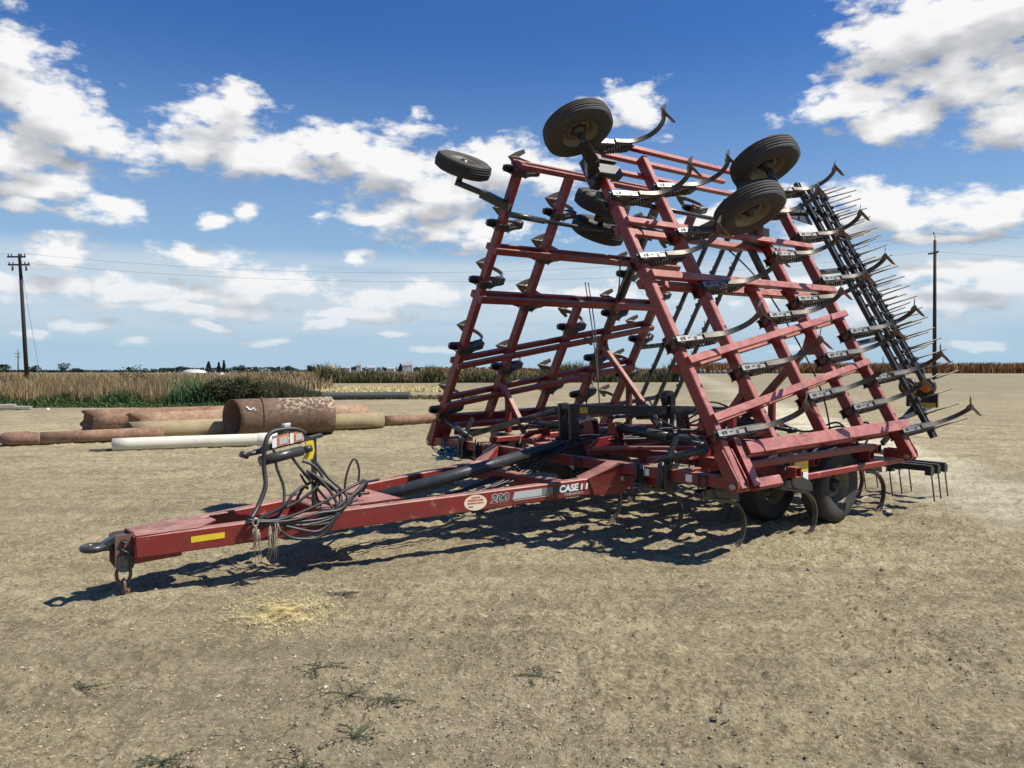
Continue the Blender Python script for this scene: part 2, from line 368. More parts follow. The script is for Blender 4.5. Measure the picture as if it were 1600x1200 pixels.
def make_ground():
    rr = [0.9]
    while rr[-1] < 9000: rr.append(rr[-1] * (1.0055 if rr[-1] < 14 else 1.01 if rr[-1] < 40 else 1.03))
    rr = np.array(rr)
    fine = np.arange(-44, 44.01, .14); coarse1 = np.arange(44 + 4, 316, 6)
    ang = np.radians(np.concatenate([fine, coarse1]))       # measured from +Y clockwise
    A, RR = np.meshgrid(ang, rr); X = np.sin(A) * RR; Y = np.cos(A) * RR
    Z = gz(X, Y) + relief(X, Y)
    V = np.stack([X, Y, Z], -1).reshape(-1, 3); n = len(ang); m = len(rr)
    i, j = np.meshgrid(np.arange(m - 1), np.arange(n), indexing='ij'); j2 = (j + 1) % n
    F = np.stack([i * n + j, (i + 1) * n + j, (i + 1) * n + j2, i * n + j2], -1).reshape(-1, 4)
    V = np.vstack([V, [[0, 0, float(gz(0., 0.))]]]); 
    mt, nt, b = mat_new('dry_yard_soil'); c = coord(nt)
    n0 = noise(nt, .16, 4, .55, c); n1 = noise(nt, 1.1, 7, .62, c, .4); n2 = noise(nt, 7, 8, .68, c); n3 = noise(nt, 34, 7, .78, c); n4 = noise(nt, 150, 3, .6, c)
    mp = nt.nodes.new('ShaderNodeMapping'); nt.links.new(c, mp.inputs[0]); mp.inputs['Rotation'].default_value = (0, 0, .42); mp.inputs['Scale'].default_value = (.35, 4.5, 1)
    ns = noise(nt, 1.6, 7, .62, mp.outputs[0], .3)
    soil = ramp(nt, n1.outputs['Fac'], [(.34, (.235, .188, .118)), (.50, (.335, .272, .172)), (.64, (.43, .355, .23))])
    col = mixc(nt, math_(nt, 'MULTIPLY', ramp(nt, ns.outputs['Fac'], [(.46, (0, 0, 0)), (.62, (1, 1, 1))]).outputs[0], .6), soil.outputs[0], (.46, .385, .25))
    col = mixc(nt, math_(nt, 'MULTIPLY', ramp(nt, n2.outputs['Fac'], [(.52, (0, 0, 0)), (.66, (1, 1, 1))]).outputs[0], .65), col, (.52, .445, .30))
    col = mixc(nt, math_(nt, 'MULTIPLY', ramp(nt, n2.outputs['Fac'], [(.32, (1, 1, 1)), (.47, (0, 0, 0))]).outputs[0], .60), col, (.15, .118, .074))
    col = mixc(nt, math_(nt, 'MULTIPLY', ramp(nt, n3.outputs['Fac'], [(.36, (1, 1, 1)), (.49, (0, 0, 0))]).outputs[0], .85), col, (.11, .086, .056))
    col = mixc(nt, math_(nt, 'MULTIPLY', ramp(nt, n3.outputs['Fac'], [(.53, (0, 0, 0)), (.64, (1, 1, 1))]).outputs[0], .75), col, (.68, .59, .41))
    # pale, dusty driven strip to the right of the machine, and greyer gravel further off
    sp = nt.nodes.new('ShaderNodeSeparateXYZ'); nt.links.new(c, sp.inputs[0])
    dl = math_(nt, 'SUBTRACT', math_(nt, 'MULTIPLY', sp.outputs[0], .985), math_(nt, 'MULTIPLY', sp.outputs[1], .17))
    dl = math_(nt, 'ABSOLUTE', math_(nt, 'SUBTRACT', math_(nt, 'ADD', dl, math_(nt, 'MULTIPLY', n1.outputs['Fac'], 2.2)), 5.35))
    strip = math_(nt, 'MULTIPLY', math_(nt, 'SUBTRACT', 1.35, math_(nt, 'MULTIPLY', dl, 1.1), True), 1.0)
    rg = nt.nodes.new('ShaderNodeMapRange'); nt.links.new(sp.outputs[1], rg.inputs[0]); rg.inputs[1].default_value = 7.2; rg.inputs[2].default_value = 9.2
    col = mixc(nt, math_(nt, 'MULTIPLY', math_(nt, 'MULTIPLY', strip, rg.outputs[0]), math_(nt, 'MULTIPLY', n2.outputs['Fac'], 1.75), True), col, (.66, .60, .46))
    mp2 = nt.nodes.new('ShaderNodeMapping'); nt.links.new(c, mp2.inputs[0]); mp2.inputs['Rotation'].default_value = (0, 0, -.35); mp2.inputs['Scale'].default_value = (.22, 2.2, 1)
    nb = noise(nt, 1.0, 6, .55, mp2.outputs[0], .8)
    col = mixc(nt, math_(nt, 'MULTIPLY', ramp(nt, nb.outputs['Fac'], [(.36, (1, 1, 1)), (.52, (0, 0, 0))]).outputs[0], .38), col, (.19, .158, .108))
    col = mixc(nt, math_(nt, 'MULTIPLY', ramp(nt, n0.outputs['Fac'], [(.38, (1, 1, 1)), (.56, (0, 0, 0))]).outputs[0], .35), col, (.22, .187, .135))
    fg = nt.nodes.new('ShaderNodeMapRange'); nt.links.new(sp.outputs[1], fg.inputs[0]); fg.inputs[1].default_value = 20; fg.inputs[2].default_value = 45
    col = mixc(nt, math_(nt, 'MULTIPLY', fg.outputs[0], .62), col, (.20, .175, .125))
    # the fields past the yard
    ff = nt.nodes.new('ShaderNodeMapRange'); nt.links.new(sp.outputs[1], ff.inputs[0]); ff.inputs[1].default_value = 84; ff.inputs[2].default_value = 88
    col = mixc(nt, ff.outputs[0], col, (.17, .125, .07))
    tone = nt.nodes.new('ShaderNodeVectorMath'); tone.operation = 'MULTIPLY'; nt.links.new(col, tone.inputs[0]); tone.inputs[1].default_value = (1.12, 1.115, 1.02)
    nt.links.new(tone.outputs[0], b.inputs['Base Color']); b.inputs['Roughness'].default_value = .95
    try: b.inputs['Specular IOR Level'].default_value = .15
    except Exception: pass
    h = math_(nt, 'ADD', math_(nt, 'MULTIPLY', n2.outputs['Fac'], .9), math_(nt, 'MULTIPLY', n3.outputs['Fac'], .45)); h = math_(nt, 'ADD', h, math_(nt, 'MULTIPLY', n4.outputs['Fac'], .12))
    h = math_(nt, 'ADD', h, math_(nt, 'MULTIPLY', ns.outputs['Fac'], .8))
    bump(nt, b, h, 1.0, .065)
    o = big_mesh('ground', V[:-1], F, mt, True); tag(o, kind='structure')
    # small disc closing the sheet under the camera
    k = 48; vs = [(0, 0, float(gz(0., 0.)))]; 
    for t in range(k):
        x, y = .92 * math.sin(2 * math.pi * t / k), .92 * math.cos(2 * math.pi * t / k); vs.append((x, y, float(gz(x, y)) - .004))
    d = big_mesh('ground_under_viewpoint', np.array(vs), np.array([(0, 1 + (t + 1) % k, 1 + t) for t in range(k)]), mt); tag(d, kind='structure')
make_ground()
def gp(x, y, dz=0): return Vector((x, y, float(gz(x, y)) + dz))

def make_gravel():
    n = 70000
    r = 2.2 * (17 / 2.2) ** RNG.random(n) ; a = np.radians(RNG.uniform(-42, 42, n)); X = np.sin(a) * r; Y = np.cos(a) * r
    keep = vnoise(X * 1.1, Y * 1.1, 11) + RNG.random(n) * .5 > .62; X, Y = X[keep], Y[keep]; n = len(X)
    S = .003 + .0075 * RNG.random(n) ** 2.5 + (RNG.random(n) < .006) * RNG.uniform(.008, .016, n)
    base = np.array([(1, 0, 0), (-1, 0, 0), (0, 1, 0), (0, -1, 0), (0, 0, 1), (0, 0, -1)], float)
    tri = np.array([(0, 2, 4), (2, 1, 4), (1, 3, 4), (3, 0, 4), (2, 0, 5), (1, 2, 5), (3, 1, 5), (0, 3, 5)])
    V = base[None] * S[:, None, None] * RNG.uniform(.6, 1.35, (n, 6, 1)); V[:, :, 2] *= .65
    th = RNG.random(n) * 6.28; c, s = np.cos(th)[:, None], np.sin(th)[:, None]
    x = V[:, :, 0] * c - V[:, :, 1] * s; y = V[:, :, 0] * s + V[:, :, 1] * c
    Z = gz(X, Y) + relief(X, Y)
    V = np.stack([x + X[:, None], y + Y[:, None], V[:, :, 2] + (Z + S * .25)[:, None]], -1).reshape(-1, 3)
    F = (tri[None] + (np.arange(n) * 6)[:, None, None]).reshape(-1, 3)
    mt, nt, b = mat_new('gravel'); at = nt.nodes.new('ShaderNodeAttribute'); at.attribute_name = 'tint'
    nt.links.new(ramp(nt, at.outputs['Fac'], [(0, (.10, .08, .06)), (.5, (.30, .24, .155)), (.9, (.40, .33, .215)), (1, (.50, .43, .31))]).outputs[0], b.inputs['Base Color']); b.inputs['Roughness'].default_value = .9
    o = big_mesh('gravel', V, F, mt, False, np.repeat(RNG.random(n), 6)); tag(o, 'small clods and stones scattered over the dry yard', 'gravel', kind='stuff')
make_gravel()

# ------------------------------------------------------------------ blades: grass, weeds, straw, crop
def blades(name, X, Y, H, W, mat, lean=.3, Z=None, tint=None, flat=False, seg=2):
    n = len(X); th = RNG.random(n) * 6.28; dx, dy = np.cos(th), np.sin(th)
    la = RNG.random(n) * 6.28; lx, ly = np.cos(la), np.sin(la)
    ln = H * lean * RNG.uniform(.2, 1.3, n)
    Z = gz(X, Y) if Z is None else Z
    rows = []
    for k in range(seg + 1):
        t = k / seg; w = W * (1 - t * .85) / 2
        cx = X + lx * ln * t * t; cy = Y + ly * ln * t * t; cz = Z + H * (t if not flat else t * .15) - (ln * .3 * t * t if not flat else 0)
        rows.append(np.stack([cx - dx * w, cy - dy * w, cz], -1)); rows.append(np.stack([cx + dx * w, cy + dy * w, cz], -1))
    V = np.stack(rows, 1).reshape(-1, 3); k2 = 2 * (seg + 1); b = (np.arange(n) * k2)[:, None]
    F = np.concatenate([b + np.array([[2 * k, 2 * k + 1, 2 * k + 3, 2 * k + 2]]) for k in range(seg)], 0)
    return big_mesh(name, V, F, mat, False, np.repeat(RNG.random(n) if tint is None else tint, k2))
def blade_mat(name, stops, rough=.7, trans=.25):
    m, nt, b = mat_new(name); at = nt.nodes.new('ShaderNodeAttribute'); at.attribute_name = 'tint'
    r = ramp(nt, at.outputs['Fac'], stops); nt.links.new(r.outputs[0], b.inputs['Base Color']); b.inputs['Roughness'].default_value = rough
    try: b.inputs['Specular IOR Level'].default_value = .25
    except Exception: pass
    return m
B_TAN = blade_mat('dry_grass', [(0, (.07, .05, .022)), (.35, (.17, .115, .052)), (.75, (.32, .225, .11)), (1, (.48, .37, .21))])
B_GREEN = blade_mat('green_cover', [(0, (.015, .032, .008)), (.5, (.038, .082, .018)), (.85, (.08, .14, .035)), (1, (.17, .14, .06))])
B_DARK = blade_mat('dark_bush', [(0, (.018, .022, .010)), (.5, (.05, .055, .022)), (.85, (.10, .09, .04)), (1, (.22, .17, .09))])
B_REED = blade_mat('reeds', [(0, (.03, .07, .02)), (.6, (.08, .16, .06)), (1, (.16, .26, .12))])
B_RUST = blade_mat('dry_crop', [(0, (.10, .045, .02)), (.5, (.26, .125, .045)), (.85, (.40, .22, .085)), (1, (.42, .32, .14))])
B_SHRUB = blade_mat('roadside_shrub', [(0, (.025, .032, .012)), (.45, (.07, .075, .028)), (.75, (.14, .13, .055)), (1, (.30, .20, .10))])
B_STRAW = blade_mat('straw', [(0, (.42, .33, .14)), (.5, (.64, .52, .24)), (1, (.82, .70, .38))])
def u2x(u, y): return (u - 800) / FPX * y
def field(n, u0, u1, y0, y1, jitter=0):
    y = RNG.uniform(y0, y1, n); u = RNG.uniform(u0, u1, n); return u2x(u, y), y
# tall dry grass belt on the left
X, Y = field(26000, -420, 330, 30.2, 40)
hh = 1.02 * RNG.uniform(.25, 1.12, len(X)) ** .8 * (.60 + .5 * vnoise(X * .55, Y * .35, 21))
tag(blades('dry_grass', X, Y, hh, RNG.uniform(.012, .03, len(X)), B_TAN, .35), 'tall dry tan grass standing beyond the green ground cover', 'dry grass', kind='stuff')
X, Y = field(9000, 330, 520, 31, 38)
hh = np.interp((X / Y * FPX + 800), [330, 440, 470, 520], [1.0, .85, .5, .12]) * RNG.uniform(.4, 1.1, len(X))
tag(blades('brown_brush', X, Y, hh, RNG.uniform(.015, .035, len(X)), B_DARK, .5), 'low brown and grey brush behind the large rusty pipe', 'brush', kind='stuff')
X, Y = field(22000, -420, 470, 28.2, 31.2)
edge = .62 * np.clip((Y - 28.0) / 2.4, .08, 1) * (.25 + 1.3 * vnoise(X * .8, Y * .8, 31)); edge *= np.interp(X / Y * FPX + 800, [-400, 0, 330, 400, 470], [1, 1, 1, .5, .2])
tag(blades('green_ground_cover', X, Y, edge * RNG.uniform(.4, 1, len(X)), RNG.uniform(.04, .09, len(X)), B_GREEN, .8), 'bright green creeping weeds along the foot of the tall grass', 'weeds', kind='stuff')
X, Y = field(3500, 480, 760, 33, 36)
tag(blades('green_verge', X, Y, RNG.uniform(.03, .16, len(X)), RNG.uniform(.02, .05, len(X)), B_SHRUB, .8), 'thin dull green verge along the yard edge', 'weeds', kind='stuff')
# clump of reeds
cx, cy = u2x(302, 29.6), 29.6
X = cx + RNG.normal(0, .38, 380); Y = cy + RNG.normal(0, .3, 380)
tag(blades('reed_clump', X, Y, RNG.uniform(.7, 1.38, 380), RNG.uniform(.025, .05, 380), B_REED, .55, seg=4), 'clump of tall green reeds leaning over the ground cover', 'reeds')
# leaf-cloud bushes and trees
def leafy(name, mat, c, rad, n, leaf, parent=None, seedlobes=7, tintlo=0., local=True):
    """uneven crown: leaves spread over several lobes"""
    L_ = []
    lobes = [(np.array([0, 0, 0.]), 1.0)] + [(np.array([random.uniform(-.7, .7), random.uniform(-.6, .6), random.uniform(-.6, .75)]), random.uniform(.35, .62)) for _ in range(seedlobes)]
    w = np.array([l[1] ** 2 for l in lobes]); idx = RNG.choice(len(lobes), n, p=w / w.sum())
    P = RNG.normal(0, 1, (n, 3)); P /= np.linalg.norm(P, axis=1)[:, None]; P *= (RNG.random(n) ** .45)[:, None]
    P = np.array([lobes[i][0] for i in idx]) + P * np.array([lobes[i][1] for i in idx])[:, None] * .72
    P = P * np.array(rad) + np.array(c)
    t1 = RNG.normal(0, 1, (n, 3)); t1 /= np.linalg.norm(t1, axis=1)[:, None]; t2 = np.cross(t1, RNG.normal(0, 1, (n, 3))); t2 /= np.linalg.norm(t2, axis=1)[:, None]
    s = leaf * RNG.uniform(.5, 1.3, (n, 1))
    V = np.stack([P - t1 * s, P - t2 * s * .6, P + t1 * s, P + t2 * s * .6], 1).reshape(-1, 3)
    F = np.arange(n * 4).reshape(-1, 4); lob_t = RNG.random(len(lobes))
    o = big_mesh(name, V, F, mat, False, np.repeat(np.clip(lob_t[idx] * .5 + RNG.random(n) * .5, 0, 1), 4))
    if parent is not None: o.parent = parent
    return o
def bush(name, label, cat, u, y, w, h, mat, n, leaf, group=None):
    p = gp(u2x(u, y), y); r = empty(name, p)
    leafy('foliage', mat, (0, 0, h * .48), (w / 2 / .95, w / 2.4, h * .50), n, leaf, r)
    st = MB()
    for k in range(5):
        a = random.random() * 6.28; st.tube([(0, 0, 0), (math.cos(a) * w * .12, math.sin(a) * w * .1, h * .3), (math.cos(a) * w * .3, math.sin(a) * w * .2, h * .65)], .02, 5, r2=.008)
    st.build('stem', M_CHAIN, r)
    tag(r, label, cat, group); return r
bush('dark_bush', 'broad dark green bush between the reeds and the brown brush', 'bush', 352, 30.0, 2.3, 1.18, B_DARK, 3600, .05)
bush('dark_bush', 'smaller dark bush half hidden behind the open end of the large rusty pipe', 'bush', 398, 30.6, 1.5, .95, B_DARK, 1700, .05)
bush('spiky_shrub', 'grey tangled shrub rising over the dry grass under the distant reeds', 'shrub', 208, 45, 2.0, 1.55, B_DARK, 500, .05)
# roadside shrub row (countless stems, one mass) and the brown field behind
X, Y = field(15000, 497, 1085, 54.5, 57.5)
hh = RNG.uniform(.3, 1.0, len(X)) * (.40 + 1.1 * vnoise(X * .7, Y * .2, 41)) * 1.2
tag(blades('roadside_shrubs', X, Y, hh, RNG.uniform(.05, .12, len(X)), B_SHRUB, .45), 'long low hedge of dull green roadside shrubs beyond the gravel', 'shrubs', kind='stuff')
X, Y = field(9000, 360, 1085, 60, 84)
tag(blades('brown_field_grass', X, Y, RNG.uniform(.25, .62, len(X)) , RNG.uniform(.04, .10, len(X)), B_TAN, .4), 'dry brown field grass behind the shrubs', 'dry grass', kind='stuff')
X, Y = field(16000, -500, 520, 42, 84)
tag(blades('far_dry_grass', X, Y, RNG.uniform(.3, .75, len(X)) * np.clip((1.62 - gz(X, Y)) / .75, .12, 1), RNG.uniform(.03, .09, len(X)), B_TAN, .4), 'dry grass of the flat field reaching the horizon on the left', 'dry grass', kind='stuff')
# rust brown crop on the right
X, Y = field(30000, 1068, 1900, 86, 94)
hh = RNG.uniform(.75, 1.4, len(X)) * (.92 + .12 * vnoise(X * .5, Y * .5, 51))
tag(blades('dry_crop', X, Y, hh, RNG.uniform(.06, .16, len(X)), B_RUST, .35), 'rust brown ripe crop standing in a long even band', 'crop', kind='stuff')
X, Y = field(4000, 660, 1080, 88, 94)
tag(blades('dry_crop_left', X, Y, RNG.uniform(.3, .75, len(X)), RNG.uniform(.08, .2, len(X)), B_RUST, .35), 'shorter rust brown crop behind the shrub hedge', 'crop', kind='stuff')
# straw patch near the camera and straw pile far away
n = 8000; a = RNG.random(n) * 6.28; r = np.abs(RNG.normal(0, .36, n)); X = -1.58 + np.cos(a) * r * .62; Y = 5.42 + np.sin(a) * r * .72
keep = vnoise(X * 9, Y * 9, 61) + RNG.random(n) * .5 > .5; X, Y = X[keep], Y[keep]
tag(blades('straw', X, Y, RNG.uniform(.01, .055, len(X)), RNG.uniform(.003, .008, len(X)), B_STRAW, 1.3, Z=gz(X, Y) + relief(X, Y) + RNG.random(len(X)) * .012, flat=True), 'small patch of spilled yellow straw on the yard near the hitch', 'straw', kind='stuff')
X, Y = field(6000, 493, 700, 40, 47)
tag(blades('straw_litter', X, Y, RNG.uniform(.03, .16, len(X)), RNG.uniform(.03, .09, len(X)), B_STRAW, .9), 'band of pale straw litter beyond the dark strip', 'straw', kind='stuff')

# creeping weeds on the bare yard
def weed_patch(x, y, s, label):
    """low creeping plant: stems radiating from one root, small leaves along them"""
    mb = MB(); z0 = float(gz(x, y) + relief(np.array(x), np.array(y)))
    tints = []
    for k in range(9):
        a = random.random() * 6.28; L_ = random.uniform(.05, .17) * s; pts = []
        for t in range(6):
            q = t / 5; px = x + math.cos(a + q * .5) * L_ * q * 1.3; py = y + math.sin(a + q * .5) * L_ * q
            pts.append(Vector((px, py, z0 + .004 + .012 * math.sin(q * 3.1) * s + (float(gz(px, py)) - float(gz(x, y))))))
        mb.tube(pts, .0022, 4)
        for t in range(1, 6):
            for side in (-1, 1):
                c = pts[t]; d = (pts[t] - pts[t - 1]).normalized(); n = Vector((-d.y, d.x, 0)) * side; w = random.uniform(.010, .020); up = Vector((0, 0, random.uniform(.001, .010)))
                e = c + n * w + d * w * .5 + up
                mb.add([c, c + n * w * .5 + d * w * .45 + up * .4, e, c + n * w * .55 - d * w * .15 + up * .4], [(0, 1, 2, 3)])
    o = mb.build('creeping_weed', M_WEED); tag(o, label, 'weed', 'creeping weeds on the bare yard')
M_WEED = plain('dry_weed_leaf', (.085, .095, .045), .8, 0, .3)
for x, y, s, lb in [(-1.26,5.84,.7,'tiny dry weed just right of the straw patch'),(-1.1,4.5,1.1,'flat green weed below the straw patch'),(-.84,4.03,1.3,'widest flat green weed in the cluster below the straw patch'),
    (-.62,3.98,.7,'small green weed at the right of the cluster below the straw patch'),(-.74,3.61,1.0,'green weed close to the bottom edge below the cluster'),(-.90,3.35,1.4,'large flat weed at the bottom edge of the yard'),
    (.14,4.31,.8,'pale green weed alone in the middle of the foreground'),(-1.53,3.42,1.1,'dry brown weed at the lower left of the foreground'),(-2.28,4.14,.9,'flat grey weed at the far left of the foreground')]:
    weed_patch(x, y, s, lb)

# low dark strip, concrete piece
mb = MB(); mb.bar(gp(-8.0, 33.6, .13), gp(-4.4, 33.9, .13), 1.3, .30, ch=.1)
M_TARP = plain('dark_concrete', (.075, .075, .07), .8)
tag(mb.build('concrete_trough', M_TARP), 'long low dark grey trough lying in front of the straw litter', 'trough')
mb = MB(); mb.bar(gp(-19.5, 26.4, .12), gp(-17.2, 27.3, .12), .45, .16, ch=.03); mb.bar(gp(-17.2, 27.3, .08), gp(-16.75, 27.45, .06), .42, .1)
tag(mb.build('concrete_slab', plain('weathered_concrete', (.34, .31, .26), .9)), 'weathered grey slab lying at the left edge of the yard', 'slab')
mb = MB(); mb.lathe([(.06, 0), (.05, .05), (.001, .09)], gp(-15.9, 27.0), (0, 0, 1), 10)
tag(mb.build('white_stone', plain('white_stone', (.75, .74, .70), .8)), 'small white stone in front of the green ground cover', 'stone')

# ------------------------------------------------------------------ pipes
def rust_mat(name, a, b_, c_, pale=None, scale=2.5, pw=.0, sp_amt=1.0):
    m, nt, b = mat_new(name); c = coord(nt); n1 = noise(nt, scale, 8, .65, c); n2 = noise(nt, scale * 6, 6, .7, c)
    col = ramp(nt, n1.outputs['Fac'], [(.3, a), (.52, b_), (.7, c_)]).outputs[0]
    col = mixc(nt, math_(nt, 'MULTIPLY', ramp(nt, n2.outputs['Fac'], [(.46, (0, 0, 0)), (.72, (1, 1, 1))]).outputs[0], .6 * sp_amt), col, tuple(min(1, x * 1.45) for x in c_)); col = mixc(nt, math_(nt, 'MULTIPLY', ramp(nt, n2.outputs['Fac'], [(.26, (1, 1, 1)), (.44, (0, 0, 0))]).outputs[0], .7 * sp_amt), col, tuple(x * .5 for x in a))
    if pale:
        sp = nt.nodes.new('ShaderNodeSeparateXYZ'); nt.links.new(c, sp.inputs[0])
        msk = ramp(nt, n2.outputs['Fac'], [(.50, (0, 0, 0)), (.56, (1, 1, 1))]).outputs[0]
        reg = nt.nodes.new('ShaderNodeMapRange'); nt.links.new(sp.outputs[0], reg.inputs[0]); reg.inputs[1].default_value = pw; reg.inputs[2].default_value = pw + .25
        top = nt.nodes.new('ShaderNodeMapRange'); nt.links.new(math_(nt, 'ADD', sp.outputs[2], math_(nt, 'MULTIPLY', n1.outputs['Fac'], .5)), top.inputs[0]); top.inputs[1].default_value = .72; top.inputs[2].default_value = 1.0
        col = mixc(nt, math_(nt, 'MULTIPLY', math_(nt, 'MULTIPLY', msk, reg.outputs[0]), top.outputs[0]), col, pale)
    nt.links.new(col, b.inputs['Base Color']); b.inputs['Roughness'].default_value = .82; bump(nt, b, n2.outputs['Fac'], .35, .01); return m
def pipe(name, label, x0, y0, x1, y1, r, mat, wall=.012, ragged=0., cut=0., skew=0., inner=None, mark=None, lift=0, group='pipes lying in the yard'):
    a = gp(x0, y0, r + lift); b = gp(x1, y1, r + lift); Ln = (b - a).length
    root = empty(name, gp(x0, y0)); d = (b - a); ang = math.atan2(d.y, d.x); tilt = math.asin(d.z / Ln)
    root.rotation_euler = (0, -tilt, ang)
    n = 48; mb = MB(); seg = 10; vs = []; fs = []
    for ring_r, rev in ((r, False), (r - wall, True)):
        base = len(vs)
        for i in range(seg + 1):
            for k in range(n):
                t = 2 * math.pi * k / n; x = Ln * i / seg
                if i == 0: x += ragged * (math.sin(t * 2 + 1) * .5 + math.sin(t * 5) * .3 + math.sin(t * 9 + 2) * .15)
                if i == 0: x -= skew * math.cos(t) * r
                if i == seg: x += cut * (-math.sin(t)) * r
                wob = 1 + .004 * math.sin(3 * t + i)
                vs.append((x, math.cos(t) * ring_r * wob, r + lift + math.sin(t) * ring_r * wob))
        for i in range(seg):
            for k in range(n):
                q = (base + i * n + k, base + (i + 1) * n + k, base + (i + 1) * n + (k + 1) % n, base + i * n + (k + 1) % n)
                fs.append(q if rev else q[::-1])
    o2 = (seg + 1) * n
    for i in (0, seg):
        for k in range(n):
            q = (i * n + k, i * n + (k + 1) % n, o2 + i * n + (k + 1) % n, o2 + i * n + k); fs.append(q[::-1] if i == 0 else q)
    mb.add(vs, fs, True); mb.build('pipe_wall', mat, root); tag(root, label, 'pipe', group); return root
P_BROWN = rust_mat('brown_steel', (.085, .046, .028), (.13, .077, .047), (.17, .105, .066), (.46, .37, .26), 2.2, .85)
P_RUST = rust_mat('rusted_pipe', (.19, .10, .052), (.30, .18, .105), (.38, .26, .17), (.50, .42, .33), 1.6, 1.0)
P_RUST2 = rust_mat('dark_rusted_pipe', (.14, .072, .040), (.23, .13, .078), (.30, .19, .12), None, 2)
P_TAN = rust_mat('tan_coated_pipe', (.22, .17, .09), (.31, .24, .13), (.37, .29, .17), None, 1.2, 0, .35)
P_WHITE = rust_mat('white_plastic_pipe', (.50, .475, .38), (.62, .59, .48), (.66, .63, .53), None, 1.5, 0, .12)
big = pipe('large_steel_pipe', 'very large short brown pipe with flaking pale paint and a chalk tick', -6.17, 17.35, -4.22, 18.40, .43, P_BROWN, .012, skew=.30)
# seam ring and chalk tick on the large pipe
mb = MB(); mb.lathe([(.4455, .62), (.449, .63), (.449, .645), (.4455, .655)], (0, 0, .445), (1, 0, 0), 48); mb.build('weld_seam', P_BROWN, big)
mb = MB()
def on_pipe(x, t, rr=.449): return (x, -math.cos(t) * rr, .445 + math.sin(t) * rr)
for p, q in [((.26, .62), (.33, .42)), ((.33, .42), (.42, .55)), ((.42, .40), (.45, .44)), ((.36, .47), (.44, .50))]:
    mb.plate([on_pipe(p[0] - .015, p[1]), on_pipe(p[0] + .015, p[1]), on_pipe(q[0] + .015, q[1]), on_pipe(q[0] - .015, q[1])], .003)
mb.build('chalk_mark', M_WHITE, big)
pipe('rusty_pipe', 'rusty pipe with ragged open end, leftmost and farthest of the pipes', -10.35, 19.15, -5.9, 21.6, .26, P_RUST2, .01, .10, skew=.45)
p2 = pipe('rusty_pipe', 'long pale rusty pipe with torn end and white paint mark, slanted at its right end', -9.0, 18.62, -4.0, 21.9, .24, P_RUST, .01, .10, .5, skew=.45)
mb = MB()
for x0_, t0, x1_, t1 in [(1.02, .62, 1.16, .42), (1.02, .42, 1.16, .62), (1.09, .35, 1.09, .7), (1.0, .52, 1.18, .52)]:
    P = lambda x, t: (x, -math.cos(t) * .229, .225 + math.sin(t) * .229)
    mb.plate([P(x0_ - .018, t0), P(x0_ + .018, t0), P(x1_ + .018, t1), P(x1_ - .018, t1)], .003)
mb.build('paint_mark', M_WHITE, p2)
tp = pipe('tan_pipe', 'long tan pipe running behind the large brown pipe', -8.25, 16.9, -3.25, 19.75, .20, P_TAN, .01, skew=.5)
mb = MB()
for x in (.10, .14): mb.lathe([(.1905, x), (.197, x + .005), (.197, x + .018), (.1905, x + .023)], (0, 0, .19), (1, 0, 0), 40)
mb.build('rib', P_TAN, tp)
wp0 = pipe('white_pipe', 'long white pipe in front of all the others with a coupling near its right end', -7.58, 14.95, -4.75, 15.95, .125, P_WHITE, .006)
mb = MB(); mb.lathe([(.1255, 2.62), (.133, 2.63), (.133, 2.85), (.1255, 2.86)], (0, 0, .125), (1, 0, 0), 40); mb.build('coupling', P_WHITE, wp0)
pipe('brown_pipe', 'thin brown pipe behind the machine hitch, rightmost of the pipes', -3.3, 20.4, -.6, 22.0, .13, P_RUST2)
# bent rust pipe with elbow
root = empty('bent_pipe', gp(-10.17, 15.85)); a = math.atan2(1.05, 2.5); root.rotation_euler = (0, 0, a)
mb = MB(); mb.tube(smooth_path([(.35, .28, .14), (.12, .30, .14), (-.02, .18, .14), (.05, .04, .14), (.28, 0, .14), (.6, 0, .14)], 5), .135, 24); mb.build('elbow', rust_mat('elbow_rust', (.13, .065, .036), (.20, .11, .068), (.26, .16, .10)), root)
mb = MB(); mb.tube([(.55, 0, .14), (1.6, 0, .165), (2.9, 0, .20)], .128, 28); mb.build('pipe_wall', P_RUST2, root)
tag(root, 'rusty pipe with a rounded elbow end at the left edge of the photo', 'pipe', 'pipes lying in the yard')
mb = MB(); mb.bar(gp(-7.95, 14.82, .03), gp(-4.3, 16.1, .03), .10, .05)
tag(mb.build('wooden_plank', plain('old_plank', (.10, .085, .065), .9)), 'thin dark plank on the ground under the white pipe', 'plank')

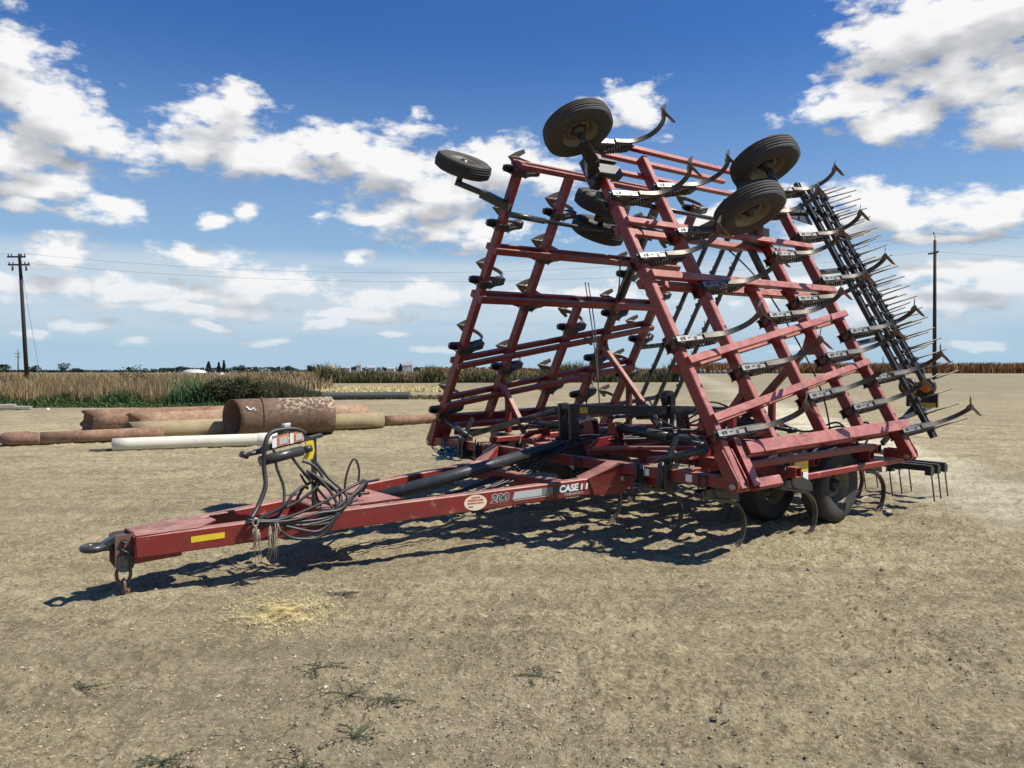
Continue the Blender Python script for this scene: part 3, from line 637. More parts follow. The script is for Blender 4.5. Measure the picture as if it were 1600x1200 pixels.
# ------------------------------------------------------------------ power poles, wires
M_POLE = plain('creosoted_pole', (.035, .028, .022), .85)
M_POLE2 = plain('grey_pole_wood', (.16, .13, .10), .85)
M_CERAMIC = plain('insulator', (.06, .045, .04), .3)
M_WIRE = plain('wire', (.10, .10, .11), .5, .5)
def pole(name, label, u, v_top, y, lean=0., arms=(), r=.16, mat=M_POLE, pin=0, flip=0):
    x = u2x(u, y); base = gp(x, y); top = 1.6 + (582 - v_top) / FPX * y - base.z
    root = empty(name, base, 0); mb = MB(); L_ = lean * top
    mb.tube([(0, 0, -.2), (L_ * .5, 0, top * .5), (L_, 0, top)], r, 12, r2=r * .68); mb.build('pole_shaft', mat, root)
    for (z, w, off) in arms:
        am = MB(); zz = top - z; cx = L_ * zz / top + off; am.bar((cx - w / 2, -.16, zz), (cx + w / 2, -.13, zz), .10, .12)
        arm = am.build('crossarm', mat, root); im = MB()
        for t in (-.46, -.28, .28, .46):
            im.lathe([(.02, .05), (.05, .09), (.03, .13), (.055, .17), (.03, .22), (.001, .23)], (cx + t * w, -.14, zz), (0, 0, 1), 8)
        im.build('insulator', M_CERAMIC, arm)
    if pin:
        pm = MB(); pm.tube([(L_, 0, top), (L_, 0, top + pin)], .03, 6); pm.lathe([(.03, 0), (.07, .05), (.03, .15), (.001, .2)], (L_ - .1, 0, top + pin), (0, 0, 1), 8); pm.build('pin', M_CERAMIC, root)
    tag(root, label, 'power pole'); return root, base, top
poleL, bL, tL = pole('power_pole', 'tall dark power pole with two crossarms at the left of the photo', 42.5, 397, 60, -.052, ((.25, 1.35, -.15), (.85, 1.6, 0)))
mb = MB()
for sx in (-.5, .65): mb.tube([(-.5 + sx * .9, -.14, tL - .95), (-.5 + sx * .9, -.14, tL - 1.3)], .07, 8)
mb.build('cutout_switch', M_CERAMIC, poleL)
poleR, bR, tR = pole('power_pole', 'tall slim power pole with a top pin at the right of the machine', 1460, 376, 60, -.004, (), .15, M_POLE, .45)
mb = MB(); mb.bar((-.62, -.14, tR - 1.05), (.05, -.14, tR - .95), .1, .12); mb.bar((.05, -.15, tR - .85), (.12, -.15, tR - .95), .12, .16); mb.build('bracket_arm', M_POLE, poleR)
pole('distant_power_pole', 'short pale power pole far behind the tall left pole', 28.5, 546, 230, 0, ((1.2, 1.6, 0), (2.2, 1.6, 0)), .2, M_POLE2)
def wire(name, label, a, b, sag, r=.007, group='overhead wires'):
    a, b = Vector(a), Vector(b); mb = MB()
    mb.tube([a.lerp(b, t / 24) - Vector((0, 0, sag * 4 * (t / 24) * (1 - t / 24))) for t in range(25)], r, 4)
    tag(mb.build(name, M_WIRE), label, 'wire', group)
tl = Vector((bL.x - .052 * tL, bL.y, bL.z + tL)); tr = Vector((bR.x, bR.y, bR.z + tR))
wire('overhead_wire', 'upper overhead wire running from the left pole to the right pole', tl + Vector((.4, -.14, 0)), tr + Vector((0, 0, .5)), 2.15)
wire('overhead_wire', 'lower overhead wire running from the left pole to the right pole', tl + Vector((.3, -.14, -.7)), tr + Vector((-.5, -.1, -.85)), 1.85)
wire('overhead_wire', 'overhead wire leaving the right pole for the right edge, upper', tr + Vector((0, 0, .5)), Vector((75, 62, 12.1)), .5)
wire('overhead_wire', 'overhead wire leaving the right pole for the right edge, lower', tr + Vector((-.5, -.1, -.85)), Vector((75, 62, 10.6)), .6)
wire('overhead_wire', 'overhead wire leaving the left pole for the left edge', tl + Vector((-.4, -.14, .0)), Vector((-80, 64, 10.6)), .4)
wire('guy_wire', 'thin guy wire slanting from the left pole into the dry grass', tl + Vector((.1, 0, -.9)), (u2x(64, 60), 60, 1.0), .05, .012)

# ------------------------------------------------------------------ horizon trees and sheds
F_FAR = blade_mat('far_tree_leaves', [(0, (.010, .020, .014)), (.6, (.022, .038, .022)), (1, (.045, .065, .035))])
M_BARK = plain('far_bark', (.06, .05, .04), .9)
def htree(u, vt, wpx, kind, label, d=620):
    z0 = 1.5; h = 1.6 + (583 - vt) / FPX * d - z0; w = wpx / FPX * d
    r = empty({'round': 'broadleaf_tree', 'cone': 'conifer_tree'}[kind], (u2x(u, d), d, z0))
    if kind == 'round': leafy('crown', F_FAR, (0, 0, h * .55), (w * .56, w * .4, h * .47), 420, w * .055, r, 8)
    else:
        n = 420; t = RNG.random(n) ** .7; a = RNG.random(n) * 6.28; rr = (1 - t) * w * .55 * RNG.random(n) ** .5 + .15
        P = np.stack([np.cos(a) * rr, np.sin(a) * rr, h * .08 + t * h * .92], -1); t1 = RNG.normal(0, 1, (n, 3)); t1 /= np.linalg.norm(t1, axis=1)[:, None]; t2 = np.cross(t1, RNG.normal(0, 1, (n, 3))); t2 /= np.linalg.norm(t2, axis=1)[:, None]
        s = .7; o = big_mesh('crown', np.stack([P - t1 * s, P - t2 * s * .6, P + t1 * s, P + t2 * s * .6], 1).reshape(-1, 3), np.arange(n * 4).reshape(-1, 4), F_FAR, False, np.repeat(RNG.random(n), 4)); o.parent = r
    mb = MB(); mb.tube([(0, 0, -.3), (0, 0, h * .5)], .35, 6, r2=.15); mb.build('trunk', M_BARK, r)
    tag(r, label, 'tree', 'trees along the far horizon')
for u, v, w, k, lb in [(8,569,28,'round','wide dark tree clump at the far left edge of the horizon'),(52,571,22,'round','dark tree on the horizon just right of the tall left pole'),
    (98,568,20,'round','tall rounded tree standing alone right of the left pole'),(116,575,18,'round','low tree touching the lone rounded tree'),(127,577,12,'round','smallest low tree right of the lone rounded tree'),
    (203,573,14,'round','dark tree behind the grey tangled shrub'),(262,574,22,'round','low tree left of the pointed conifers'),(282,572,22,'round','dense tree between the white dome and the low tree'),
    (326,566,12,'cone','widest of the three pointed conifers, leftmost'),(342,567,7,'cone','middle of the three pointed conifers'),(350,564,6,'cone','tallest and narrowest of the three pointed conifers'),
    (372,572,26,'round','spreading tree just right of the pointed conifers'),(398,576,18,'round','low tree beyond the dark bush, right of the conifers'),(430,574,20,'round','tree above the large pipe, left of the straw heap'),
    (455,573,22,'round','fuller tree above the large pipe, left of the straw heap'),(490,571,24,'round','tall tree just left of the straw heap'),(556,571,20,'round','dark tree just right of the straw heap'),
    (626,570,10,'cone','pointed tree above the shrub hedge, left of the machine'),(606,575,16,'round','low tree above the shrub hedge'),(650,576,18,'round','low tree between the pointed tree and the machine'),(686,574,10,'round','small tree close to the left wing of the machine')]:
    htree(u, v, w, k, lb)
n = 9000; X, Y = field(n, -300, 1100, 700, 760)
mask = vnoise(X * .022, Y * 0, 71); hh = 2.2 + 5 * np.clip(mask - .3, 0, 1); P = np.stack([X, Y, 1.5 + RNG.random(n) * hh], -1)
t1 = RNG.normal(0, 1, (n, 3)); t1 /= np.linalg.norm(t1, axis=1)[:, None]; t2 = np.cross(t1, RNG.normal(0, 1, (n, 3))); t2 /= np.linalg.norm(t2, axis=1)[:, None]
tag(big_mesh('distant_treeline', np.stack([P - t1, P - t2 * .7, P + t1, P + t2 * .7], 1).reshape(-1, 3), np.arange(n * 4).reshape(-1, 4), F_FAR, False, np.repeat(RNG.random(n), 4)), 'low dark line of far woods along the horizon', 'treeline', kind='stuff')
M_SHED = plain('pale_shed', (.70, .70, .68), .6); M_ROOF = plain('shed_roof', (.45, .46, .46), .6)
def shed(u, d, w, h, label):
    r = empty('shed', (u2x(u, d), d, 1.5)); mb = MB(); mb.box((0, 0, h * .35), (w, w * .7, h * .7)); mb.build('wall', M_SHED, r)
    mb = MB(); x, y = w * .54, w * .4; z = h * .7
    mb.add([(-x, -y, z), (x, -y, z), (x, y, z), (-x, y, z), (-x, 0, h), (x, 0, h)], [(0, 1, 5, 4), (2, 3, 4, 5), (0, 4, 3), (1, 2, 5), (0, 3, 2, 1)]); mb.build('roof', M_ROOF, r)
    tag(r, label, 'shed', 'pale sheds beyond the shrub hedge')
for u, w, h, lb in [(543,3,3.4,'small white shed just right of the straw heap'),(561,2.5,5.2,'narrow white building above the hedge, second from the straw heap'),(581,4,3.6,'low pale shed above the hedge, third from the straw heap'),(634,3,5.4,'tall white tank-like shed near the pointed tree'),(641,2.5,5.6,'white shed directly right of the tall tank-like shed'),(611,4,3,'low pale shed left of the pointed tree')]:
    shed(u, 400, w, h, lb)
r = empty('domed_shelter', (u2x(304, 500), 500, 1.4)); mb = MB()
mb.add([(6 * math.cos(t * math.pi / 12), y, 2.1 * math.sin(t * math.pi / 12)) for y in (-5, 5) for t in range(13)], [(t, t + 1, 14 + t, 13 + t) for t in range(12)] + [tuple(range(12, -1, -1)), tuple(range(13, 26))], True); mb.build('canopy', M_SHED, r)
tag(r, 'low white domed shelter on the horizon left of the pointed conifers', 'shelter')
def heap(name, label, u, d, w, h, mat):
    n = 24; m = 8; vs = []; 
    for i in range(m + 1):
        for k in range(n):
            t = i / m; a = 2 * math.pi * k / n; rr = w / 2 * t * (1 + .08 * math.sin(3 * a) + .05 * math.sin(7 * a)); vs.append((math.cos(a) * rr, math.sin(a) * rr, h * (1 - t) ** 1.0 * (1 + .05 * math.sin(5 * a))))
    mb = MB(); mb.add(vs, [(i * n + k, (i + 1) * n + k, (i + 1) * n + (k + 1) % n, i * n + (k + 1) % n) for i in range(m) for k in range(n)], True); o = mb.build(name, mat); o.location = (u2x(u, d), d, float(gz(0., d)) - .02); tag(o, label, 'heap')
heap('straw_heap', 'tall cone shaped pale straw heap behind the shrub hedge', 517, 90, 3.0, 1.05, plain('straw_heap', (.62, .47, .27), .9))
heap('soil_heap', 'wide low orange brown soil heap behind the hedge beside the machine', 690, 95, 4.5, .75, plain('soil_heap', (.36, .23, .13), .9))
heap('white_heap', 'tiny white heap in the field below the pointed conifers', 347, 80, .7, .25, plain('white_heap', (.75, .74, .70), .9))
# pale bags stacked in front of the crop
proto = None
for k in range(16):
    u = 1093 + k * 8.0 + random.uniform(-2, 2); d = 83
    if proto is None:
        proto = empty('pale_sack'); mb = MB(); mb.lathe([(.001, 0), (.19, .03), (.24, .2), (.22, .42), (.12, .52), (.05, .56), (.07, .62), (.001, .62)], (0, 0, 0), (0, 0, 1), 10); mb.build('sack_body', plain('sack_cloth', (.24, .26, .27), .8, 0, .4), proto); o = proto
        mb = MB(); mb.lathe([(.06, .545), (.065, .56), (.06, .575)], (0, 0, 0), (0, 0, 1), 10); mb.build('tie', M_BLACK, proto)
    else: o = copy_tree(proto)
    o.location = gp(u2x(u, d), d); o.rotation_euler = (0, 0, random.random() * 6); s = random.uniform(.6, .95); o.scale = (s * random.uniform(.9, 1.5), s, s * random.uniform(.7, 1.2))
    tag(o, 'pale grey sack in the row standing in front of the rust brown crop', 'sack', 'row of pale sacks before the crop')
# ------------------------------------------------------------------ THE FIELD CULTIVATOR
# machine frame: x = backwards from hitch to harrow, y = towards the far (left) wing, z = up
RMAT = Matrix(((.7763, -.6304, -.0031), (.6302, .7762, -.0193), (.0145, .0130, .9998)))
ROOT = empty('field_cultivator', (.446, 8.524, .003)); ROOT.rotation_mode = 'QUATERNION'; ROOT.rotation_quaternion = RMAT.to_quaternion()
tag(ROOT, 'large folded red field cultivator with both wings raised, black shanks and a long drawbar', 'cultivator')
ZH = .68                                   # height of the frame above the ground
W_ = 2.335; TH = R_(28.96); CT, ST = math.cos(TH), math.sin(TH)
RF = (0.0, .772, 1.679, 2.414, 3.189)
def M(f, l, z): return Vector((f, l, z + ZH))
def WP(f, s, n, side): return M(f, side * (W_ - s * ST + n * CT), s * CT + n * ST)
def WU(side): return Vector((0, -side * ST, CT))
def WN(side): return Vector((0, side * CT, ST))

# --- prototypes of the shank assembly, in upright field position (x back, z up, origin = tube centre)
def proto_shank():
    r = bpy.data.objects.new('shank_assembly', None)
    out = {}
    mb = MB()   # clamp: side plates and u-bolts round the tube
    for y in (-.034, .034):
        mb.plate([(.052, y, .055), (.085, y, .03), (.10, y, -.13), (-.10, y, -.125), (-.135, y, -.08), (-.10, y, -.055), (.052, y, -.055)], .009)
    mb.bar((-.085, 0, .062), (.075, 0, .062), .085, .012); mb.bar((-.14, 0, -.085), (.09, 0, -.095), .07, .022)
    for x in (-.075, .075):
        mb.tube([(x * .9, -.040, .085), (x * .9, -.040, -.10)], .008, 6); mb.tube([(x * .9, .040, .085), (x * .9, .040, -.10)], .008, 6)
    out['clamp'] = mb.mesh('clamp', M_BLACK)
    mb = MB()   # flat channel the shank bolts to, with holes shown as raised bosses
    mb.bar((-.13, 0, -.118), (.40, 0, -.208), .056, .014, (0, 0, 1))
    mb.bar((-.10, .030, -.105), (.40, .030, -.196), .006, .020, (0, 0, 1))
    out['shank_bracket'] = mb.mesh('shank_bracket', M_CAST)
    mb = MB()
    mb.bar((-.08, 0, -.1275), (.175, 0, -.1705), .004, .008)
    for x, z in ((-.075, -.135),): mb.disc((x, 0, z), (.16, 0, 1), .016, .012, 8)
    mb.bar((-.045, -.015, -.1405), (-.045, .018, -.1405), .022, .006); mb.bar((-.005, .0, -.1475), (.03, .0, -.1535), .008, .006); mb.disc((.085, .004, -.163), (.17, 0, 1), .019, .006, 12); mb.bar((.115, -.018, -.1685), (.17, -.018, -.178), .010, .006)
    out['bolt'] = mb.mesh('bolt', M_BLACK)
    mb = MB()   # coil spring above
    a, b = Vector((.09, .008, -.022)), Vector((.37, .008, -.118)); d = (b - a).normalized(); x = Vector((0, 1, 0)); y = d.cross(x); pts = []
    for i in range(0, 9 * 9 + 1):
        t = i / (9 * 9); q = t * 9 * 2 * math.pi; pts.append(a.lerp(b, t) + (x * math.cos(q) + y * math.sin(q)) * .036)
    mb.tube(pts, .0080, 5); mb.tube([a - d * .05, b + d * .04], .011, 6)
    out['spring'] = mb.mesh('spring', M_SPRING)
    mb = MB()   # spring housing / cast arm that curls down behind
    mb.plate([(.055, -.036, .045), (.12, -.036, .04), (.19, -.036, -.012), (.27, -.036, -.058), (.36, -.036, -.088), (.415, -.036, -.12), (.43, -.036, -.205), (.36, -.036, -.19), (.24, -.036, -.165), (.10, -.036, -.135), (.05, -.036, -.09)], .020)
    mb.plate([(.31, .034, -.09), (.36, .034, -.088), (.415, .034, -.12), (.43, .034, -.205), (.33, .034, -.19)], .010)
    for y in (.034,): mb.plate([(.05, y, .045), (.10, y, .02), (.14, y, -.03), (.10, y, -.075), (.05, y, -.06)], .010)
    mb.tube(smooth_path([(.06, .0, .035), (.16, 0, .015), (.27, 0, -.045), (.38, 0, -.10)], 4), .012, 6)
    mb.plate([(.32, -.040, -.080), (.41, -.040, -.112), (.41, .040, -.112), (.32, .040, -.080)], .008)
    out['spring_arm'] = mb.mesh('spring_arm', M_BLACK)
    mb = MB()   # C-shaped flat shank
    P = smooth_path([(.18, 0, -.185), (.34, 0, -.21), (.45, 0, -.255), (.535, 0, -.34), (.565, 0, -.44), (.535, 0, -.55), (.47, 0, -.635), (.43, 0, -.675)], 4)
    vs = []; w, t = .023, .0095
    for i, p in enumerate(P):
        d = (P[min(i + 1, len(P) - 1)] - P[max(i - 1, 0)]).normalized(); nn = Vector((0, 1, 0)).cross(d)
        vs += [p + Vector((0, -w, 0)) - nn * t, p + Vector((0, w, 0)) - nn * t, p + Vector((0, w, 0)) + nn * t, p + Vector((0, -w, 0)) + nn * t]
    k = len(P); mb.add(vs, [(i * 4 + j, i * 4 + (j + 1) % 4, (i + 1) * 4 + (j + 1) % 4, (i + 1) * 4 + j) for i in range(k - 1) for j in range(4)] + [(3, 2, 1, 0), tuple((k - 1) * 4 + j for j in range(4))])
    out['shank'] = mb.mesh('shank', M_STEEL)
    mb = MB()   # V-shaped sweep: point forward, wings trailing
    tip = (.345, 0, -.70)
    for s in (-1, 1):
        mb.plate([tip, (.435, s * .006, -.648), (.545, s * .090, -.640), (.530, s * .125, -.672), (.44, s * .072, -.692)], .008, (.45, s * .3, -1))
    mb.plate([(.345, 0, -.70), (.43, -.03, -.665), (.475, -.026, -.60), (.485, 0, -.585), (.475, .026, -.60), (.43, .03, -.665)], .010)
    out['sweep'] = mb.mesh('sweep', M_SWEEP)
    return out
SH = proto_shank()
ground_tip = {}
def place_shank(T, jitter=0.0):
    r = bpy.data.objects.new('shank_assembly', None); COL.objects.link(r); r.parent = ROOT; r.matrix_local = T
    for nm, me in SH.items():
        o = bpy.data.objects.new(nm, me); COL.objects.link(o); o.parent = r
    return r
def wing_T(f, s, side, n=0.0, yaw=0.0):
    x = Vector((1, 0, 0)); y = WU(side) * side; z = -WN(side)
    Mx = Matrix((x, y, z)).transposed().to_4x4()
    if yaw: Mx = Mx @ Matrix.Rotation(yaw, 4, 'Z')
    return Matrix.Translation(WP(f, s, n, side)) @ Mx
SHANKS = {0: (3.62, 2.97, 2.25, 1.35, .42), 1: (3.20, 2.63, 1.98, 1.05), 2: (1.66, .72), 3: (3.1, 2.50, 1.90, 1.18, .56), 4: (3.55, 2.86, 2.22, 1.50, .90, .24)}
for side in (-1, 1):
    for i, ss in SHANKS.items():
        for s in ss:
            place_shank(wing_T(RF[i], s, side, 0, random.uniform(-.03, .03)))
CR = (0.0, .98, 1.85, 2.74, 3.40)
CS = {0: (-2.02, -1.30, -.45, .42, 1.2, 2.0), 1: (-2.18, -1.15, .2, 1.1, 2.1), 2: (-1.1, -.6, .5, 1.6), 3: (-2.0, -.9, .1, 1.0, 2.0), 4: (-1.4, -.5, .6, 1.5)}
for i, ll in CS.items():
    for l in ll:
        place_shank(Matrix.Translation(M(CR[i], l, -.030)) @ Matrix.Rotation(random.uniform(-.03, .03), 4, 'Z'))

def part(name, mat, mb, parent=None):
    return mb.build(name, mat, parent or ROOT)
# --- wings
for side in (-1, 1):
    wing = bpy.data.objects.new('wing_frame', None); COL.objects.link(wing); wing.parent = ROOT
    N_, U_ = WN(side), WU(side)
    tops = {0: 3.74, 1: 3.66, 2: 2.12, 3: 3.5, 4: 3.62}
    for i, f in enumerate(RF):
        b0 = -.06 if i in (0, 4) else .24
        mb = MB(); mb.bar(WP(f, b0, 0, side), WP(f, tops[i], 0, side), .082, .112, N_, .008); part('rank_tube', M_RED if side == 1 else M_REDF, mb, wing)
    def cross(f0, s0, f1, s1, w=.075, ns=(.082, -.082), h=.05, mat=None):
        for n in ns:
            mb = MB(); mb.bar(WP(f0, s0, n, side), WP(f1, s1, n, side), w, h, N_, .006); part('cross_beam', mat or (M_RED if side == 1 else M_REDF), mb, wing)
    cross(-.05, 3.70, 2.35, 3.70, .06)
    if side == -1: cross(-.03, 3.48, 3.2, 3.52, .05, (-.082,))
    cross(-.04, 2.69, 3.27, 2.72); cross(-.04, 2.07, 3.26, 2.09, .085, (.086, -.082), .06)
    cross(-.05, 1.15, 3.25, 1.77); cross(-.05, .58, 3.18, 1.12)
    cross(.20, .27, 3.30, .31, .12, (.09,), .06); cross(.0, .27, 3.20, .30, .08, (-.085,))
    for i in (1, 3):   # fold linkage mast on the inner face
        f = RF[i]; mb = MB(); z1 = .76 if i == 1 else 1.25; 
        a = WP(f, z1 / CT, -.05, side); b = M(f, side * (1.37 if i == 1 else .52), .10)
        mb.bar(a, b, .075, .075, (1, 0, 0)); 
        t = .28 if i == 1 else .45; v = a.lerp(b, t); mb.bar(v + Vector((0, side * .0, 0)), M(f, v.y, .10), .07, .07, (1, 0, 0))
        mb.plate([a + U_ * .12, a - U_ * .14, a.lerp(b, .12)], .02); part('fold_mast', M_RED if side == 1 else M_REDF, mb, wing)
    # hinge plates and pins at the wing root
    for f in (RF[0], RF[4]):
        mb = MB(); m0 = WP(f, -.02, 0, side)
        for df in (-.065, .065):
            mb.plate([WP(f + df, .30, -.048, side), WP(f + df, .30, .048, side), WP(f + df, .0, .066, side), WP(f + df, -.055, .048, side), WP(f + df, -.072, .0, side), WP(f + df, -.055, -.048, side), WP(f + df, .0, -.066, side)], .014)
            mb.plate([M(f + df * .7, side * (W_ + .045), .0), M(f + df * .7, side * (W_ + .02), -.05), M(f + df * .7, side * (W_ - .26), -.052), M(f + df * .7, side * (W_ - .26), .052), M(f + df * .7, side * (W_ - .02), .045)], .014)
        part('hinge_plate', M_RED, mb, wing)
        mb = MB(); mb.tube([m0 - Vector((.09, 0, 0)), m0 + Vector((.09, 0, 0))], .026, 14); part('hinge_pin', M_BOLT, mb, wing)
    mb = MB(); mb.open_tube(WP(.16, -.06, .02, side), WP(.16, .42, .02, side), .11, .10, (1, 0, 0)); part('hinge_tube', M_REDF, mb, wing)
    mb = MB(); mb.bar(WP(.22, -.035, -.0, side), WP(.58, -.035, -.0, side), .10, .09, U_); part('hinge_stub', M_REDF, mb, wing)
mb = MB(); c0 = WP(-.053, .21, 0, -1); u = WU(-1); v = WN(-1)
mb.plate([c0 + u * .08 - v * .04, c0 + u * .08 + v * .04, c0 - u * .08 + v * .04, c0 - u * .08 - v * .04], .004); part('yellow_label', M_YTAPE, mb)

# --- centre frame
for i, f in enumerate(CR):
    mb = MB(); lim = (2.16, 2.32, 2.0, 2.14, 1.9)[i]
    mb.open_tube(M(f, -lim, -.0), M(f, lim, -.0), .10, .10); part('rank_tube', M_RED, mb)
for l in (-2.08, -1.25, -.42, .42, 1.25, 2.08):
    for z in (.082, -.082):
        e = .35 if abs(l) > 2 else .0
        l2 = l if abs(l) < 2 else math.copysign(2.15, l); z2 = z if abs(l) < 2 else (.10 if z > 0 else -.095)
        mb = MB(); mb.bar(M(.12 + e * .3, l2, z2), M(2.75 if abs(l) > 2 and z > 0 else 3.45, l2, z2), .075, .06); part('frame_beam', M_REDF if l < -2 else M_RED, mb)
for side in (-1, 1):   # diagonal braces across the centre frame
    mb = MB(); mb.bar(M(.1, side * .5, .135), M(1.8, side * 1.9, .135), .07, .04); part('frame_brace', M_RED, mb)
    mb = MB(); mb.bar(M(3.3, side * .5, .135), M(1.9, side * 1.6, .135), .07, .04); part('frame_brace', M_RED, mb)
for l in (-1.6, -.25, .9):
    mb = MB(); mb.plate([M(.3, l, .11), M(.75, l, .12), M(.75, l, .21), M(.42, l, .20)], .03); part('gusset', M_REDF, mb)

# --- drawbar (A-frame)
TA = Vector((-4.22, -.12)); TB = Vector((-.25, -.87))
def BZ(t): return -.215 + .130 * t             # height of the beam's top edge
def beam_pt(side, t, dz=0, out=0):
    p = TA.lerp(TB, t); dd = (TB - TA).normalized(); nn = Vector((dd.y, -dd.x))
    p = p + nn * out
    return M(p.x, p.y * (-side), BZ(t) + dz)      # side -1: near beam, +1: far beam
drawbar = bpy.data.objects.new('drawbar', None); COL.objects.link(drawbar); drawbar.parent = ROOT
for side in (-1, 1):
    mb = MB(); mb.bar(beam_pt(side, 0, -.08), beam_pt(side, 1.0, -.08), .10, .16, (0, 0, 1), .008); part('drawbar_beam', M_RED, mb, drawbar)
    # upswept plates that join the beam to the front tube
    mb = MB()
    pts = [(-.36, side * .90, -.088), (-.30, side * .92, -.25), (-.02, side * 1.02, -.26), (.16, side * 1.12, -.06), (.16, side * 1.12, .05), (-.06, side * 1.05, .05)]
    mb.plate([M(*p) for p in pts], .02, (.25, -side, 0)); mb.plate([M(p[0], p[1] - side * .16, p[2]) for p in pts], .02, (.25, -side, 0))
    mb.plate([M(-.36, side * .90, -.10), M(-.36, side * .74, -.10), M(-.06, side * .88, .055), M(-.06, side * 1.05, .055)], .012)
    part('drawbar_bracket', M_RED, mb, drawbar)
    mb = MB(); mb.tube([M(-.02, side * 1.075, -.10), M(-.02, side * .80, -.10)], .03, 12); part('drawbar_pin', M_BOLT, mb, drawbar)
    mb = MB(); mb.plate([M(.0, side * 1.10, -.07), M(.06, side * 1.62, -.06), M(.0, side * 1.12, -.20)], .02, (1, 0, 0)); part('gusset', M_REDF, mb, drawbar)
mb = MB(); mb.plate([M(-4.23, -.17, -.212), M(-3.80, -.235, -.198), M(-3.62, -.06, -.192), M(-3.62, .06, -.192), M(-3.80, .235, -.198), M(-4.23, .17, -.212)], .010)
mb.plate([M(-4.225, -.16, -.215), M(-4.225, .16, -.215), M(-4.225, .16, -.37), M(-4.225, -.16, -.37)], .03)
mb.bar(M(-4.22, -.05, -.40), M(-3.9, -.09, -.38), .10, .06); part('nose_plate', M_RED, mb, drawbar)
mb = MB(); mb.bar(M(-.62, -.78, -.155), M(-.62, .78, -.155), .10, .13); part('drawbar_crosspiece', M_RED, mb, drawbar)
mb = MB(); mb.bar(M(-2.75, -.40, -.23), M(-2.75, .40, -.23), .12, .12); mb.plate([M(-2.7, -.34, -.158), M(-2.15, -.42, -.142), M(-2.15, .42, -.142), M(-2.7, .34, -.158)], .012); part('drawbar_crosspiece', M_RED, mb, drawbar)
# hitch clevis, ring, chain
hitch = bpy.data.objects.new('hitch', None); COL.objects.link(hitch); hitch.parent = ROOT
mb = MB()
for l in (-.085, .085):
    mb.plate([M(-4.23, l, -.205), M(-4.23, l, -.42), M(-4.265, l, -.475), M(-4.325, l, -.475), M(-4.355, l, -.42), M(-4.355, l, -.22), M(-4.325, l, -.205)], .022)
mb.bar(M(-4.235, -.09, -.30), M(-4.235, .09, -.30), .02, .22); part('clevis_plate', M_CHAIN, mb, hitch)
mb = MB()
for z in (-.250, -.315): mb.tube([M(-4.30, -.115, z), M(-4.30, .115, z)], .020, 12); mb.tube([M(-4.32, -.118, z + .01), M(-4.27, -.122, z - .02), M(-4.29, -.122, z - .05)], .008, 6)
mb.tube([M(-4.295, -.12, -.41), M(-4.295, .12, -.41)], .026, 14); mb.disc(M(-4.295, -.105, -.41), (0, 1, 0), .065, .025, 20); part('hitch_pin', M_GREYSTEEL, mb, hitch)
mb = MB(); nR = 28; vs = []
mb.plate([M(-4.26, 0, -.215), M(-4.335, 0, -.215), M(-4.425, 0, -.262), M(-4.425, 0, -.312), M(-4.33, 0, -.325), M(-4.26, 0, -.325)], .085)
ring = [Vector((math.cos(2 * math.pi * t / nR) * .066, math.sin(2 * math.pi * t / nR) * .066, 0)) for t in range(nR + 1)]
mb.tube([M(-4.480, 0, -.287) + p for p in ring], .026, 10, False); part('tow_ring', M_GREYSTEEL, mb, hitch)
def link(c, ax1, ax2, L_=.055, w=.03, r=.0105):
    pts = []
    for t in range(25):
        a = 2 * math.pi * t / 24; pts.append(c + ax1 * (math.cos(a) * L_ + (.0)) + ax2 * math.sin(a) * w)
    return pts
mb = MB(); Z_ = Vector((0, 0, 1)); F_ = Vector((1, 0, 0)); L2_ = Vector((0, 1, 0))
mb.tube(link(M(-4.295, -.06, -.50), Z_, F_, .070, .048), .013, 8, False); mb.tube(link(M(-4.295, -.06, -.59), Z_, L2_, .05, .03), .012, 8, False)
mb.tube(link(M(-4.295, -.06, -.645), (Z_ * .6 + F_ * .5).normalized(), F_, .035, .025), .011, 8, False); part('safety_chain', M_CHAIN, mb, hitch)

# --- decals and lettering on the near beam
BD = (TB - TA).normalized(); BDIR = Vector((BD.x, -abs(BD.y), .0)).normalized(); BL = (TB - TA).length
def beam_frame(u, z, out=.0535):
    """matrix whose x runs along the near beam, y up, z out of its face; u metres from the front end"""
    t = u / BL; p = beam_pt(-1, t, 0); x = (beam_pt(-1, 1) - beam_pt(-1, 0)).normalized(); nrm = x.cross(Vector((0, 0, 1))).normalized(); y = nrm.cross(x)
    c = p + nrm * out; c.z = z + ZH
    return Matrix.Translation(c) @ Matrix((x, y, nrm)).transposed().to_4x4()
lettering = bpy.data.objects.new('decal', None); COL.objects.link(lettering); lettering.parent = ROOT
def text(body, u, z, size, mat, out, shear=0., bold=0., ext=.0004, sp=1.0, name='lettering', xs=1.0, par=None):
    cu = bpy.data.curves.new('t', 'FONT'); cu.body = body; cu.size = size; cu.shear = shear; cu.offset = bold; cu.extrude = ext; cu.space_character = sp; cu.align_x = 'CENTER'; cu.align_y = 'CENTER'
    to = bpy.data.objects.new('t', cu); COL.objects.link(to); bpy.context.view_layer.update()
    me = bpy.data.meshes.new_from_object(to.evaluated_get(bpy.context.evaluated_depsgraph_get())); bpy.data.objects.remove(to)
    me.materials.clear(); me.materials.append(mat); me.name = name
    o = bpy.data.objects.new(name, me); COL.objects.link(o); o.parent = par or lettering; o.matrix_local = beam_frame(u, z, out) @ Matrix.Diagonal((xs, 1, 1, 1)); return o
def decal_poly(pts, mat, out, name, t=.002, slant=True):
    """pts (u, z) on the near beam face"""
    mb = MB(); P = []
    for u, z in pts: P.append(beam_frame(u, z, out).translation)
    n = beam_frame(1, -.2).to_3x3() @ Vector((0, 0, 1)); mb.plate(P, t, n); return part(name, mat, mb, lettering)
